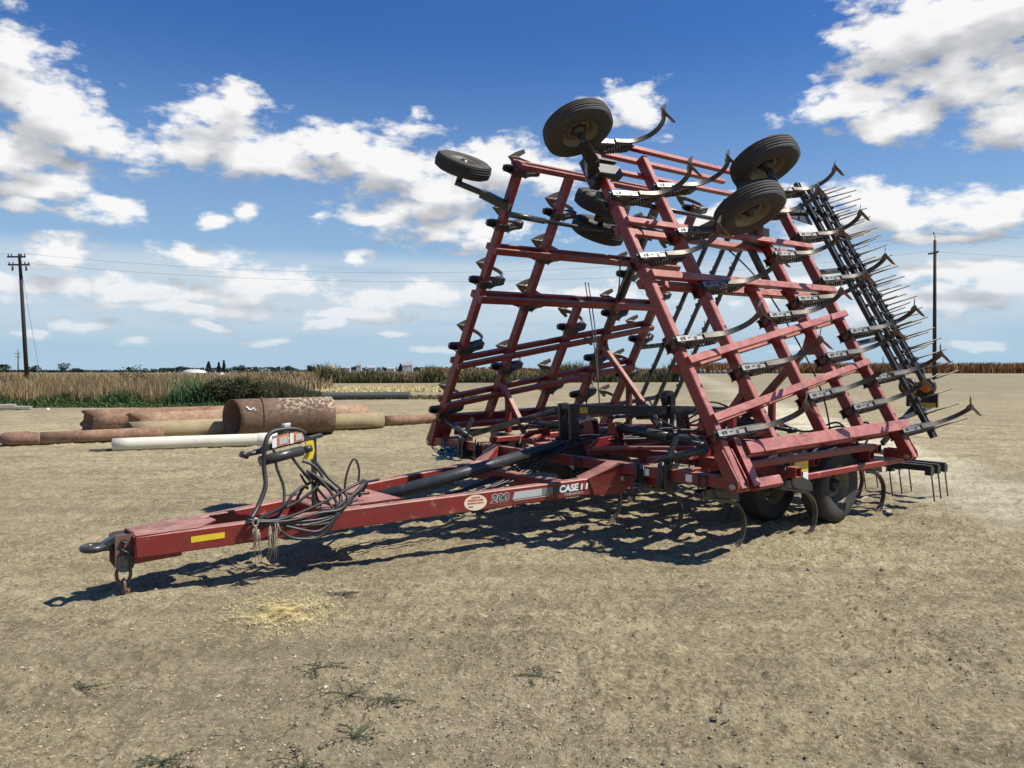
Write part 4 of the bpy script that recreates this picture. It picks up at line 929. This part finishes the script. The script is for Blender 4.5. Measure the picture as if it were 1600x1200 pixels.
def topz(u): return BZ(u / BL)
decal_poly([(.37, topz(.37) - .052), (.61, topz(.61) - .050), (.61, topz(.61) - .094), (.37, topz(.37) - .098)], M_YTAPE, .0515, 'yellow_reflector')
uc = 2.735; zc = topz(uc) - .085
decal_poly([(uc + .112 * math.cos(a * math.pi / 18), zc + .070 * math.sin(a * math.pi / 18)) for a in range(36)], M_CREAM, .0515, 'round_sticker')
for zz, w, n, hh in ((.046, .085, 9, .016), (.022, .150, 13, .018), (-.004, .165, 15, .014)):   # worn, unreadable lines of red print
    for k in range(n):
        x = uc - w / 2 + w * (k + .5) / n; q = w / n * random.uniform(.25, .42); h2 = hh * random.uniform(.35, .55)
        decal_poly([(x - q, zc + zz - h2), (x + q, zc + zz - h2), (x + q + .002, zc + zz + h2), (x - q + .002, zc + zz + h2)], M_STKRED, .0532, 'print')
decal_poly([(uc - .07, zc - .030), (uc - .025, zc - .030), (uc - .025, zc - .038), (uc - .07, zc - .038)], M_DGREY, .0530, 'print')
text('200', 2.975, topz(2.975) - .076, .105, M_WHITE, .0524, .22, .006, xs=1.12); text('200', 2.975, topz(2.975) - .076, .105, M_DGREY, .0534, .22, .0025, xs=1.12)
decal_poly([(3.13, topz(3.13) - .036), (3.50, topz(3.50) - .036), (3.50, topz(3.5) - .102), (3.11, topz(3.11) - .102)], M_SILVER, .0513, 'stripe')
decal_poly([(3.42, topz(3.42) - .036), (3.62, topz(3.62) - .036), (3.62, topz(3.62) - .102), (3.42, topz(3.42) - .102)], plain('decal_mid_grey', (.22, .23, .23), .4), .0518, 'stripe')
decal_poly([(3.54, topz(3.54) - .034), (3.985, topz(3.98) - .034), (3.985, topz(3.98) - .102), (3.54, topz(3.54) - .102)], M_DGREY, .0522, 'stripe')
decal_poly([(3.13, topz(3.13) - .110), (3.50, topz(3.50) - .110), (3.50, topz(3.5) - .117), (3.12, topz(3.12) - .117)], M_SILVER, .0513, 'stripe')
text('CASE', 3.715, topz(3.715) - .070, .088, M_WHITE, .0534, .12, .004, xs=1.05, sp=.98)
# the two white bars and the red centre mark after the name
for k, (u0, u1, mt, za, zb) in enumerate([(3.848, 3.870, M_WHITE, -.040, -.098), (3.876, 3.899, M_DRED, -.036, -.098), (3.879, 3.896, M_DRED, -.016, -.030), (3.905, 3.927, M_WHITE, -.040, -.098)]):
    decal_poly([(u0 + .008, topz(u0) + za), (u1 + .008, topz(u1) + za), (u1, topz(u1) + zb), (u0, topz(u0) + zb)], mt, .0542 + .0002 * k, 'emblem')
text('TIGER-MATE II', 3.77, topz(3.77) - .126, .034, M_SILVER, .0530, .1, .0005)

# --- lift strut, mast, levelling bar
mb = MB(); mb.tube([M(-2.12, 0, -.19), M(.13, 0, .13)], .062, 20); part('lift_strut', M_GREYSTEEL, mb)
mb = MB(); mb.tube([M(-2.30, 0, -.215), M(-2.1, 0, -.19)], .028, 12); mb.tube([M(.1, 0, .125), M(.26, 0, .15)], .032, 12)
mb.tube([M(-2.28, 0, -.22) + Vector((0, .07 * math.cos(t), .055 * math.sin(t))) for t in np.linspace(0, 6.2832, 20)], .016, 8, False); part('strut_fork', M_STEEL, mb)
mast = bpy.data.objects.new('mast', None); COL.objects.link(mast); mast.parent = ROOT
mb = MB()
for l in (-.085, .085): mb.bar(M(.24, l, .06), M(.22, l, .575), .035, .13, (1, 0, 0))
mb.bar(M(.22, -.1, .54), M(.22, .1, .54), .10, .06); mb.tube([M(.22, -.13, .53), M(.22, .13, .53)], .028, 12); mb.tube([M(.24, -.13, .14), M(.24, .13, .14)], .028, 12)
mb.plate([M(.0, -.10, -.02), M(.42, -.10, -.02), M(.32, -.10, .2), M(.14, -.10, .2)], .02); mb.plate([M(.0, .10, -.02), M(.42, .10, -.02), M(.32, .10, .2), M(.14, .10, .2)], .02)
part('mast_post', M_BLACK, mb, mast)
mb = MB()
for l in (-.06, .06): mb.bar(M(1.93, l, .0), M(1.91, l, .60), .03, .09, (1, 0, 0))
mb.disc(M(1.90, 0, .58), (0, 1, 0), .09, .09, 20); part('mast_post', M_BLACK, mb, mast)
mb = MB(); mb.plate([M(1.92, -.078, .38), M(1.96, -.078, .38), M(1.97, -.078, .14), M(1.93, -.078, .14)], .003, (0, 1, 0)); part('scale_label', M_SILVER, mb, mast)
mb = MB(); mb.bar(M(.30, 0, .505), M(3.25, 0, .36), .075, .105, (0, 0, 1)); part('levelling_bar', M_GREYSTEEL, mb)
mb = MB(); mb.plate([M(.36, -.040, .53), M(.48, -.040, .524), M(.48, -.040, .455), M(.36, -.040, .46)], .003, (0, 1, 0)); part('orange_label', M_YEL, mb)
for side in (-1, 1):   # cross links from mast to the sides
    if side == 1:
        mb = MB(); mb.tube([M(.22, side * .12, .50), M(.22, side * .80, .34)], .034, 12); mb.bar(M(.22, side * .78, .35), M(.2, side * 1.78, .10), .075, .06); part('cross_link', M_GREYSTEEL, mb)
    for f, zz in ((.77, .30), (2.41, .34)):   # fold cylinders
        mb = MB(); mb.tube([M(f, side * .18, zz), M(f, side * .95, zz - .06)], .055, 16); mb.tube([M(f, side * .95, zz - .06), M(f, side * 1.38, zz - .10)], .024, 10)
        mb.tube([M(f - .07, side * 1.38, zz - .10), M(f + .07, side * 1.38, zz - .10)], .03, 10); part('fold_cylinder', M_BLACK, mb)
        mb = MB()
        for df in (-.05, .05): mb.plate([M(f + df, side * .08, .08), M(f + df, side * .30, .08), M(f + df, side * .24, zz + .05), M(f + df, side * .14, zz + .05)], .015)
        part('cylinder_lug', M_RED, mb)
    # depth stops / turnbuckles on the front tube
    for l in (side * 1.60,):
        mb = MB(); mb.box(M(-.02, l, -.02), (.16, .11, .24)); mb.tube([M(-.1, l, -.12), M(-.1, l, .12)], .016, 8); mb.tube([M(.05, l, -.12), M(.05, l, .12)], .016, 8)
        mb.bar(M(-.05, l, .08), M(.10, l, .33), .035, .05); mb.tube([M(-.03, l - .06, .13), M(-.03, l + .09, .13)], .022, 10); part('depth_stop', M_BLACK, mb)
    mb = MB(); mb.tube([M(-.02, side * 1.56, .12), M(-.02, side * 1.72, .18), M(0, side * 2.02, .27)], .036, 12); mb.tube([M(-.03, side * 1.45, .10), M(-.02, side * 1.6, .14)], .018, 8); part('turnbuckle', M_GREYSTEEL, mb)
    for l in (side * 1.28,):
        mb = MB(); mb.box(M(-.01, l, -.03), (.135, .07, .18)); mb.tube([M(-.09, l, -.14), M(-.09, l, .10)], .014, 8); part('tube_clamp', M_BLACK, mb)
# rockshaft across the centre
mb = MB(); mb.tube([M(1.35, -1.95, .16), M(1.35, 1.95, .16)], .055, 14)
for l in (-1.85, -1.1, 1.1, 1.85): mb.plate([M(1.25, l, .2), M(1.45, l, .22), M(2.0, l, -.16), M(1.85, l, -.22)], .03)
part('rockshaft', M_BLACK, mb)
# --- wheels
def tyre_profile(R, w, rimr, ribs=5):
    prof = [(rimr, -w * .42), (rimr + (R - rimr) * .35, -w * .50), (rimr + (R - rimr) * .7, -w * .50), (R - .028, -w * .44), (R - .008, -w * .38)]
    n = ribs; x0, x1 = -w * .38, w * .38
    for k in range(n):
        a = x0 + (x1 - x0) * k / n; b = x0 + (x1 - x0) * (k + 1) / n; g = (b - a) * .16; cr = .012 * (1 - abs((a + b) / 2) / (w * .5))
        prof += [(R - .012, a + g * .3), (R + cr - .004, a + g), (R + cr - .004, b - g), (R - .012, b - g * .3)]
    prof += [(R - .008, w * .38), (R - .028, w * .44), (rimr + (R - rimr) * .7, w * .50), (rimr + (R - rimr) * .35, w * .50), (rimr, w * .42)]
    return prof
def wheel(name, c, ax, R, w, face=1):
    """face: +1 if the dish looks along ax"""
    r = bpy.data.objects.new(name, None); COL.objects.link(r); r.parent = ROOT
    ax = Vector(ax).normalized(); q = ax.to_track_quat('Z', 'Y').to_matrix().to_4x4(); r.matrix_local = Matrix.Translation(c) @ q
    rimr = R * .53
    mb = MB(); mb.lathe(tyre_profile(R, w, rimr), (0, 0, 0), (0, 0, 1), 56); part('tyre', M_RUBBER, mb, r)
    mb = MB(); s = face
    mb.lathe([(rimr + .012, -w * .43), (rimr + .012, -w * .39), (rimr - .01, -w * .38), (rimr - .02, -w * .2), (rimr - .05, -w * .1), (rimr - .05, w * .1), (rimr - .02, w * .2), (rimr - .01, w * .38), (rimr + .012, w * .39), (rimr + .012, w * .43)], (0, 0, 0), (0, 0, 1), 40)
    mb.lathe([(rimr - .05, s * w * .0), (rimr - .07, s * w * .06), (rimr * .62, s * w * .16), (rimr * .5, s * w * .05), (.075, s * w * .05), (.001, s * w * .05)], (0, 0, 0), (0, 0, 1), 32)
    part('rim', M_RIM, mb, r)
    mb = MB(); mb.lathe([(.07, 0), (.068, s * w * .22), (.05, s * w * .30), (.036, s * w * .42), (.001, s * w * .44)], (0, 0, 0), (0, 0, 1), 20)
    for k in range(6): a = k * math.pi / 3; mb.lathe([(.013, s * w * .05), (.013, s * w * .14), (.001, s * w * .15)], (math.cos(a) * rimr * .44, math.sin(a) * rimr * .44, 0), (0, 0, 1), 8)
    part('hub', M_BLACK, mb, r); return r
for side in (-1, 1):
    wheel('transport_wheel', M(2.24, side * 1.93, -.28), (0, -1, 0), .40, .27, 1)
    wheel('transport_wheel', M(1.78, side * 1.46, -.28), (0, -1, 0), .40, .27, 1)
    mb = MB(); mb.tube([M(2.24, side * 2.0, -.28), M(2.24, side * 1.62, -.28)], .035, 10); mb.tube([M(1.78, side * 1.36, -.28), M(1.78, side * 1.74, -.28)], .035, 10)
    mb.bar(M(2.30, side * 1.70, -.28), M(1.72, side * 1.70, -.28), .07, .12); mb.plate([M(1.86, side * 1.70, -.24), M(2.16, side * 1.70, -.24), M(2.35, side * 1.70, .20), M(2.10, side * 1.70, .26)], .09); part('walking_beam', M_CAST, mb)
    U_ = WU(side); N_ = WN(side)
    # front caster gauge wheel on the wing
    fs, fn, ss = (-.40, .24, 3.60) if side == -1 else (-.50, .34, 3.50)
    wheel('gauge_wheel', WP(fs, ss, fn, side), U_, .335 if side == -1 else .315, .17, 1 if side == 1 else -1)
    sa = 3.36 if side == -1 else 3.27
    mb = MB(); mb.bar(WP(-.04, sa - .04, -.10, side), WP(fs * .55, sa, fn * .5, side), .13, .09, U_); mb.bar(WP(fs * .45, sa, fn * .42, side), WP(fs - .03, sa + .03, fn + .02, side), .10, .05, U_); mb.tube([WP(fs, sa, fn, side), WP(fs, ss, fn, side)], .035, 12)
    if side == -1:
        mb.bar(WP(-.07, 3.20, -.06, side), WP(-.07, 3.52, -.06, side), .13, .10, N_); mb.bar(WP(-.14, 3.30, .05, side), WP(.17, 3.30, .07, side), .09, .13, U_); mb.bar(WP(-.12, 3.41, .07, side), WP(.15, 3.41, .08, side), .08, .025, U_)
    part('gauge_wheel_arm', M_BLACK, mb)
    # rear tandem pair
    pr = ((1.12, 2.55, .66), (1.50, 3.05, .84)) if side == -1 else ((1.67, 3.05, .13), (1.48, 3.42, .04))
    for f, s, n in pr: wheel('gauge_wheel', WP(f, s, n, side), U_, .35, .20, 1 if side == 1 else -1)
    a, b = pr; mid = WP((a[0] + b[0]) / 2, (a[1] + b[1]) / 2, (a[2] + b[2]) / 2, side)
    mb = MB(); pa = WP(a[0], (a[1] + b[1]) / 2, a[2], side); pb = WP(b[0], (a[1] + b[1]) / 2, b[2], side)
    mb.bar(pa, pb, .07, .11, U_); mb.tube([pa, WP(*a, side)], .035, 12); mb.tube([pb, WP(*b, side)], .035, 12)
    ap = WP(2.30, (a[1] + b[1]) / 2, .02, side); mb.bar(mid, ap, .08, .12, U_)
    part('tandem_arm', M_BLACK, mb)
    mb = MB(); mb.tube([WP(2.28, 2.2, -.12, side), WP(2.28, 3.4, -.12, side)], .045, 12); mb.box(ap, (.22, .14, .2)); part('wing_rockshaft', M_BLACK, mb)
    # long control rod from the front caster back to the rockshaft
    mb = MB(); mb.tube([WP(-.02, 3.16, -.13, side), WP(.5, 3.14, -.13, side)], .036, 12); mb.tube([WP(.5, 3.14, -.13, side), WP(2.25, 3.10, -.13, side)], .024, 10); part('control_rod', M_GREYSTEEL, mb)
    if side == 1: continue
    mb = MB(); mb.tube([WP(.9, 2.85, -.2, side), WP(2.1, 2.75, -.16, side)], .05, 12); mb.tube([WP(.3, 2.9, -.2, side), WP(.9, 2.85, -.2, side)], .022, 8); part('lift_cylinder', M_BLACK, mb)
# --- harrows
def harrow_tine(a, v, U):
    mb = MB(); v = Vector(v); p = Vector(a); mb.tube([p, p + v * .5, p + v], .0088, 5)
    co = [p + U * (.03 * (k / 12) - .015) + (v.normalized().cross(U) * math.cos(k * 1.3) + v.normalized() * math.sin(k * 1.3)) * .022 for k in range(13)]
    mb.tube(co, .006, 4); return mb
for side in (-1, 1):
    har = bpy.data.objects.new('wing_harrow', None); COL.objects.link(har); har.parent = ROOT; U_, N_ = WU(side), WN(side)
    for k, (f, s0, s1) in enumerate(((3.76, .12, 3.78), (4.03, .95, 3.72), (4.28, .62, 3.70)) if side == -1 else ((3.76, .3, 3.78), (4.18, .3, 3.72), (4.60, .4, 3.70))):
        nn = .08 if side == -1 else 0.0
        mb = MB(); mb.bar(WP(f, s0, nn, side), WP(f, s1, nn, side), .05, .055, N_); mb.bar(WP(f + .042, s0, nn + .02, side), WP(f + .042, s1, nn + .02, side), .014, .03, N_); part('harrow_bar', M_BLACK, mb, har)
        ns = 19 if side == -1 else 12
        for j in range(ns):
            s = s0 + .1 + (s1 - s0 - .15) * (j + .33 * k) / ns
            p = WP(f + .05, s, nn + .04, side); v = WP(f + .35 + random.uniform(-.03, .03), s + random.uniform(-.02, .02), nn + .30, side) - p
            part('tine', M_STEEL, harrow_tine(p, v, U_), har)
            if j % 2 == 0:
                mb = MB(); mb.box(WP(f + .03, s, nn + .03, side), (.075, .045, .06), Matrix((Vector((1, 0, 0)), U_, N_)).transposed()); part('tine_clamp', M_BLACK, mb, har)
    for s in (.5, 1.5, 2.5, 3.4):
        mb = MB(); mb.bar(WP(3.19, s - .12, .02, side), WP(4.25 if side == -1 else 4.62, s + .02, .02, side), .05, .06, N_)
        (mb.plate([WP(3.24, s - .16, .0, side), WP(3.80, s + .14, .0, side), WP(3.80, s - .22, .0, side)], .02, N_) if s > 3 else None); part('harrow_arm', M_BLACK, mb, har)
har = bpy.data.objects.new('rear_harrow', None); COL.objects.link(har); har.parent = ROOT
for k, (f, z) in enumerate(((3.80, -.22), (4.22, -.25), (4.66, -.28))):
    l0 = -2.32 + .1 * k
    mb = MB(); mb.bar(M(f, l0, z), M(f, -l0, z), .06, .07); part('harrow_bar', M_BLACK, mb, har)
    for j in range(10):
        l = l0 + .02 + (-2 * l0 - .1) * j / 9.3 * (1) ; p = M(f + .03, l, z - .04)
        part('tine', M_STEEL, harrow_tine(p, (.10, 0, -.36 + z * .0), L2_), har)
    for l in (l0 + .03, l0 + .48): mb = MB(); mb.box(M(f + .01, l, z - .035), (.085, .07, .09)); part('tine_clamp', M_BLACK, mb, har)
for l in (-1.7, -.6, .6, 1.7):
    mb = MB(); mb.bar(M(3.4, l, .0), M(4.68, l, -.24), .05, .06); part('harrow_arm', M_BLACK, mb, har)
# --- warning lamps on the rear corner
lamp = bpy.data.objects.new('warning_lamp', None); COL.objects.link(lamp); lamp.parent = ROOT
fl = 4.0
mb = MB(); mb.bar(M(3.3, -1.98, .08), M(4.03, -2.05, .52), .04, .06); mb.bar(M(4.03, -2.05, .45), M(4.03, -2.06, .72), .04, .05); mb.bar(M(fl + .03, -2.28, .56), M(fl + .03, -1.92, .56), .03, .17)
part('lamp_bracket', M_BLACK, mb, lamp)
for l in (-1.95, -2.17):
    mb = MB(); mb.lathe([(.001, .05), (.06, .05), (.10, .02), (.10, -.04), (.076, -.047)], M(fl, l, .72), (1, 0, 0), 24); mb.box(M(fl + .03, l, .66), (.06, .1, .1)); part('lamp_housing', M_BLACK, mb, lamp)
    mb = MB(); mb.lathe([(.074, -.038), (.060, -.052), (.03, -.06), (.001, -.062)], M(fl, l, .72), (1, 0, 0), 24); part('amber_lens', M_AMBER, mb, lamp)
mb = MB(); mb.plate([M(fl - .005, -2.27, .53), M(fl - .005, -1.97, .53), M(fl - .005, -1.97, .475), M(fl - .005, -2.27, .475)], .004); part('yellow_reflector', M_YEL, mb, lamp)
# small safety labels
mb = MB(); mb.plate([M(1.12, -2.192, .07), M(1.36, -2.192, .07), M(1.36, -2.192, -.03), M(1.12, -2.192, -.03)], .004); part('yellow_label', M_YEL, mb)
mb = MB(); mb.plate([M(1.27, -2.193, -.035), M(1.36, -2.193, -.035), M(1.36, -2.193, -.12), M(1.27, -2.193, -.12)], .004); part('white_label', M_WHITE, mb)
mb = MB(); 
for l, w in ((-1.40, .06), (-1.9, .07)): mb = MB(); mb.plate([M(-.052, l, .03), M(-.052, l + w, .03), M(-.052, l + w, -.035), M(-.052, l, -.035)], .003); part('white_label', M_WHITE, mb)
# --- hydraulic hoses over the frame
def hose(pts, r=.011, name='hydraulic_hose', mat=None, par=None):
    mb = MB(); mb.tube(smooth_path([M(*p) for p in pts], 6), r, 7); return part(name, mat or M_HOSE, mb, par)
for k in range(6):
    l0 = -.12 + .05 * k
    hose([(-2.4, l0 * 1.2, -.20), (-1.4, l0 * 1.5, -.26 - .02 * (k % 3)), (-.5, l0 * 1.4, -.12), (.05, l0, .10), (.5, l0 * 2, .17 + .03 * (k % 2)), (1.1, l0 * 3, .16), (1.7, l0 * 5, .22), (2.2, l0 * 7, .16)], .0115)
for side in (-1, 1):
    for k in range(3):
        hose([(1.9, side * .15, .2 + .04 * k), (2.1, side * .5, .38 + .08 * k), (2.4, side * .9, .42 - .05 * k), (2.6, side * 1.4, .22), (2.7, side * (1.75 + .06 * k), .34 - .04 * k), (2.5, side * 2.0, .2), (2.35, side * 1.9, .12)], .011)
    hose([(.7, side * .3, .3), (.75, side * .6, .46), (.8, side * 1.0, .35), (.8, side * 1.4, .2)], .010)
    hose([(2.35, side * 1.9, .1), WPt(2.3, 1.0, -.12, side) if False else (2.3, side * (W_ - 1.0 * ST - .12 * CT), 1.0 * CT - .12 * ST), (2.2, side * (W_ - 2.2 * ST - .14 * CT), 2.2 * CT - .14 * ST), (1.9, side * (W_ - 2.8 * ST - .2 * CT), 2.8 * CT - .2 * ST)], .009)
hose([(2.7, -2.0, .12), (2.62, -2.02, .26), (2.75, -2.06, .36), (2.9, -2.04, .26), (2.82, -2.02, .10), (2.66, -2.05, .06), (2.6, -2.0, .2), (2.5, -1.9, .28)], .012)
hose([(.6, 1.25, .13), (.4, 1.1, -.1), (.36, 1.15, -.28), (.5, 1.2, -.30)], .012)
# far wing: two thin hoses slung from wing to frame
for k in range(2): hose([(1.9 + .06 * k, 1.45, 2.1), (1.75 + .05 * k, 1.15, 1.4), (1.6, .9, .7), (1.5, .75, .25)], .008)
# --- hose stand on the drawbar
stand = bpy.data.objects.new('hose_stand', None); COL.objects.link(stand); stand.parent = ROOT
mb = MB(); mb.bar(M(-2.81, -.10, -.18), M(-2.81, -.10, .42), .035, .04, (1, 0, 0)); mb.bar(M(-2.74, -.10, .425), M(-3.32, -.10, .33), .055, .03, (0, 0, 1)); mb.plate([M(-2.90, -.125, .44), M(-3.28, -.125, .37), M(-3.28, -.125, .32), M(-2.80, -.125, .40)], .008)
part('stand_post', M_GREYSTEEL, mb, stand)
mb = MB(); mb.tube([M(-2.94, -.16, .315), M(-3.30, -.16, .255)], .042, 18); mb.tube([M(-2.92, -.16, .318), M(-2.86, -.16, .33)], .03, 12); part('document_tube', M_GREYSTEEL, mb, stand)
mb = MB(); mb.tube([M(-3.26, -.12, .33), M(-3.42, -.12, .31)], .018, 8); mb.tube([M(-3.38, -.12, .30), M(-3.44, -.12, .325)], .026, 8); part('hose_coupler', M_BLACK, mb, stand)
mb = MB(); mb.plate([M(-2.83, -.13, .39), M(-2.90, -.13, .38), M(-2.88, -.13, .30), M(-2.92, -.13, .24), M(-2.84, -.13, .235), M(-2.82, -.13, .30)], .02, (0, 1, 0)); part('yellow_strap', M_YTAPE, mb, stand)
def label_plate(f0, f1, z0, z1, l=-.145):
    sl = .16                                            # follows the tilt of the stand
    Z = lambda f, z: z + (f + 3.05) * sl
    mb = MB(); mb.plate([M(f0, l, Z(f0, z1)), M(f1, l, Z(f1, z1)), M(f1, l, Z(f1, z0)), M(f0, l, Z(f0, z0))], .004, (0, 1, 0)); o = part('warning_label', M_WHITE, mb, stand)
    mb = MB(); w = f1 - f0; mb.plate([M(f0 + w * .3, l - .004, Z(f0, z1) - .003), M(f1 - .004, l - .004, Z(f1, z1) - .004), M(f1 - .004, l - .004, Z(f1, z0) + .004), M(f0 + w * .3, l - .004, Z(f0, z0) + .008)], .003, (0, 1, 0)); part('orange_panel', M_ORANGE, mb, stand)
    mb = MB(); mb.plate([M(f0 + w * .4, l - .008, Z(f0, z1) - .018), M(f1 - .015, l - .008, Z(f1, z1) - .022), M(f1 - .015, l - .008, Z(f1, z0) + .014), M(f0 + w * .4, l - .008, Z(f0, z0) + .022)], .003, (0, 1, 0)); part('text_panel', M_SILVER, mb, stand)
label_plate(-3.19, -3.05, .375, .470); label_plate(-3.04, -2.92, .375, .465)
mb = MB(); mb.box(M(-3.055, -.12, .505), (.05, .03, .06)); mb.tube([M(-3.09, -.11, .53), M(-3.02, -.11, .535)], .014, 8); part('hose_clip', M_SILVER, mb, stand)
HS = {'h1':[(-2.90,-0.14,0.45),(-2.97,-0.14,0.49),(-3.08,-0.15,0.50),(-3.21,-0.17,0.48),(-3.27,-0.20,0.39),(-3.29,-0.22,0.22),(-3.30,-0.27,0.07),(-3.38,-0.32,-0.07),(-3.46,-0.38,-0.15)],
'h2':[(-3.18,-0.15,0.35),(-3.17,-0.18,0.20),(-3.13,-0.22,0.04),(-3.16,-0.28,-0.10),(-3.24,-0.33,-0.17),(-3.42,-0.38,-0.17)],
'h3':[(-3.03,-0.15,0.27),(-2.92,-0.20,0.10),(-2.77,-0.25,-0.10),(-2.74,-0.30,-0.17)],
'h4':[(-3.50,-0.41,-0.15),(-3.28,-0.42,-0.18),(-3.07,-0.43,-0.14),(-2.85,-0.43,-0.07),(-2.64,-0.42,0.01),(-2.48,-0.35,0.04),(-2.3,.0,-.02),(-2.1,.35,-.10)],
'h5':[(-3.48,-0.38,-0.19),(-3.21,-0.44,-0.22),(-2.99,-0.45,-0.21),(-2.77,-0.45,-0.13),(-2.53,-0.40,-0.01),(-2.44,-0.3,0.03),(-2.2,.1,-.05),(-1.9,.42,-.10)],
'h6':[(-3.46,-0.40,-0.20),(-3.27,-0.45,-0.20),(-2.89,-0.46,-0.21),(-2.76,-0.45,-0.13),(-2.74,-0.40,-0.03),(-2.86,-0.34,0.09),(-2.99,-0.28,0.15)],
'h7':[(-3.33,-0.44,-0.18),(-3.20,-0.46,-0.31),(-3.06,-0.47,-0.35),(-2.93,-0.48,-0.34),(-2.81,-0.48,-0.22),(-2.78,-0.45,-0.10)],
'h8':[(-2.69,-0.41,-0.04),(-2.67,-0.41,0.10),(-2.62,-0.41,0.22),(-2.58,-0.41,0.23),(-2.55,-0.41,0.14),(-2.56,-0.41,0.05)],
'h9':[(-2.98,-0.33,0.17),(-2.88,-0.36,0.09),(-2.79,-0.42,-0.05),(-2.77,-0.47,-0.19),(-2.88,-0.47,-0.25),(-3.1,-.46,-.24)],
'h10':[(-3.42,-0.38,-0.17),(-3.21,-0.40,-0.08),(-3.11,-0.38,0.01),(-3.01,-0.34,0.05),(-2.96,-0.3,0.02)],
'h11':[(-3.46,-0.42,-0.17),(-3.2,-0.46,-0.19),(-2.95,-0.47,-0.16),(-2.75,-0.47,-0.15),(-2.68,-.44,-.06),(-2.80,-.34,.10),(-2.83,-.2,.2)],
'h12':[(-3.02,-0.30,0.14),(-2.95,-0.28,0.05),(-2.86,-0.24,0.12),(-2.84,-0.2,-0.05),(-2.80,-.2,-.16)],
'h14':[(-3.4,-.40,-.16),(-3.1,-.47,-.27),(-2.95,-.48,-.30),(-2.82,-.47,-.22),(-2.72,-.42,-.08),(-2.78,-.34,.02),(-2.95,-.3,.12),(-3.02,-.27,.20)],
'h15':[(-3.44,-.37,-.17),(-3.25,-.36,-.12),(-3.08,-.36,-.07),(-2.92,-.35,.02),(-2.84,-.32,.10),(-2.90,-.28,.20),(-2.98,-.25,.24)],
'h16':[(-3.36,-.42,-.20),(-3.05,-.46,-.24),(-2.8,-.47,-.20),(-2.6,-.42,-.05),(-2.5,-.38,.02),(-2.42,-.30,.0),(-2.44,-.2,-.12)],
'h13':[(-3.06,-.26,-.12),(-2.98,-.26,.02),(-2.86,-.24,.06),(-2.76,-.26,.0),(-2.6,-.3,-.06),(-2.4,-.3,-.08)]}
for k, v in HS.items(): hose(v, {'h1': .019, 'h2': .012, 'h8': .009, 'h3': .012, 'h12': .010}.get(k, .0128), 'loose_hose')
mb = MB(); mb.tube([M(-3.45 + .02 * math.cos(t), -.44, -.17 + .03 * math.sin(t)) for t in np.linspace(0, 6.28, 14)], .009, 6, False); part('hose_ring', M_BOLT, mb)
# dry fibres hanging from the hose bundle
mb = MB()
for k in range(34):
    f = -3.50 + random.choice((.02, .03, .05, .13, .15, .19, .21)) + random.uniform(-.015, .015); l = -.47 - random.random() * .04; z = -.18 - random.random() * .06; ln = random.uniform(.03, .28)
    mb.tube([M(f, l, z), M(f + random.uniform(-.02, .02), l - .01, z - ln * .5), M(f + random.uniform(-.06, .02), l, z - ln)], random.choice((.0025, .003, .005, .013)), 4, r2=.002)
o = mb.build('dried_weeds', plain('dried_weed', (.30, .26, .19), .9)); o.parent = None; o.matrix_world = Matrix.Translation(ROOT.location) @ RMAT.to_4x4(); tag(o, 'frayed dry weeds hanging from the hose bundle on the drawbar', 'dried weeds')
mb = MB()
for k in range(9):
    c = Vector((.18, 1.9, -.12)); pts = [c + Vector((random.uniform(-.12, .12), random.uniform(-.25, .25), random.uniform(-.10, .10))) for _ in range(5)]
    mb.tube(smooth_path([p + Vector((-.25, 0, ZH)) for p in pts], 4), .007, 5)
o = mb.build('twine', M_BLUE); o.matrix_world = Matrix.Translation(ROOT.location) @ RMAT.to_4x4(); tag(o, 'tangled blue twine caught on the front frame tube near the far wing', 'twine')
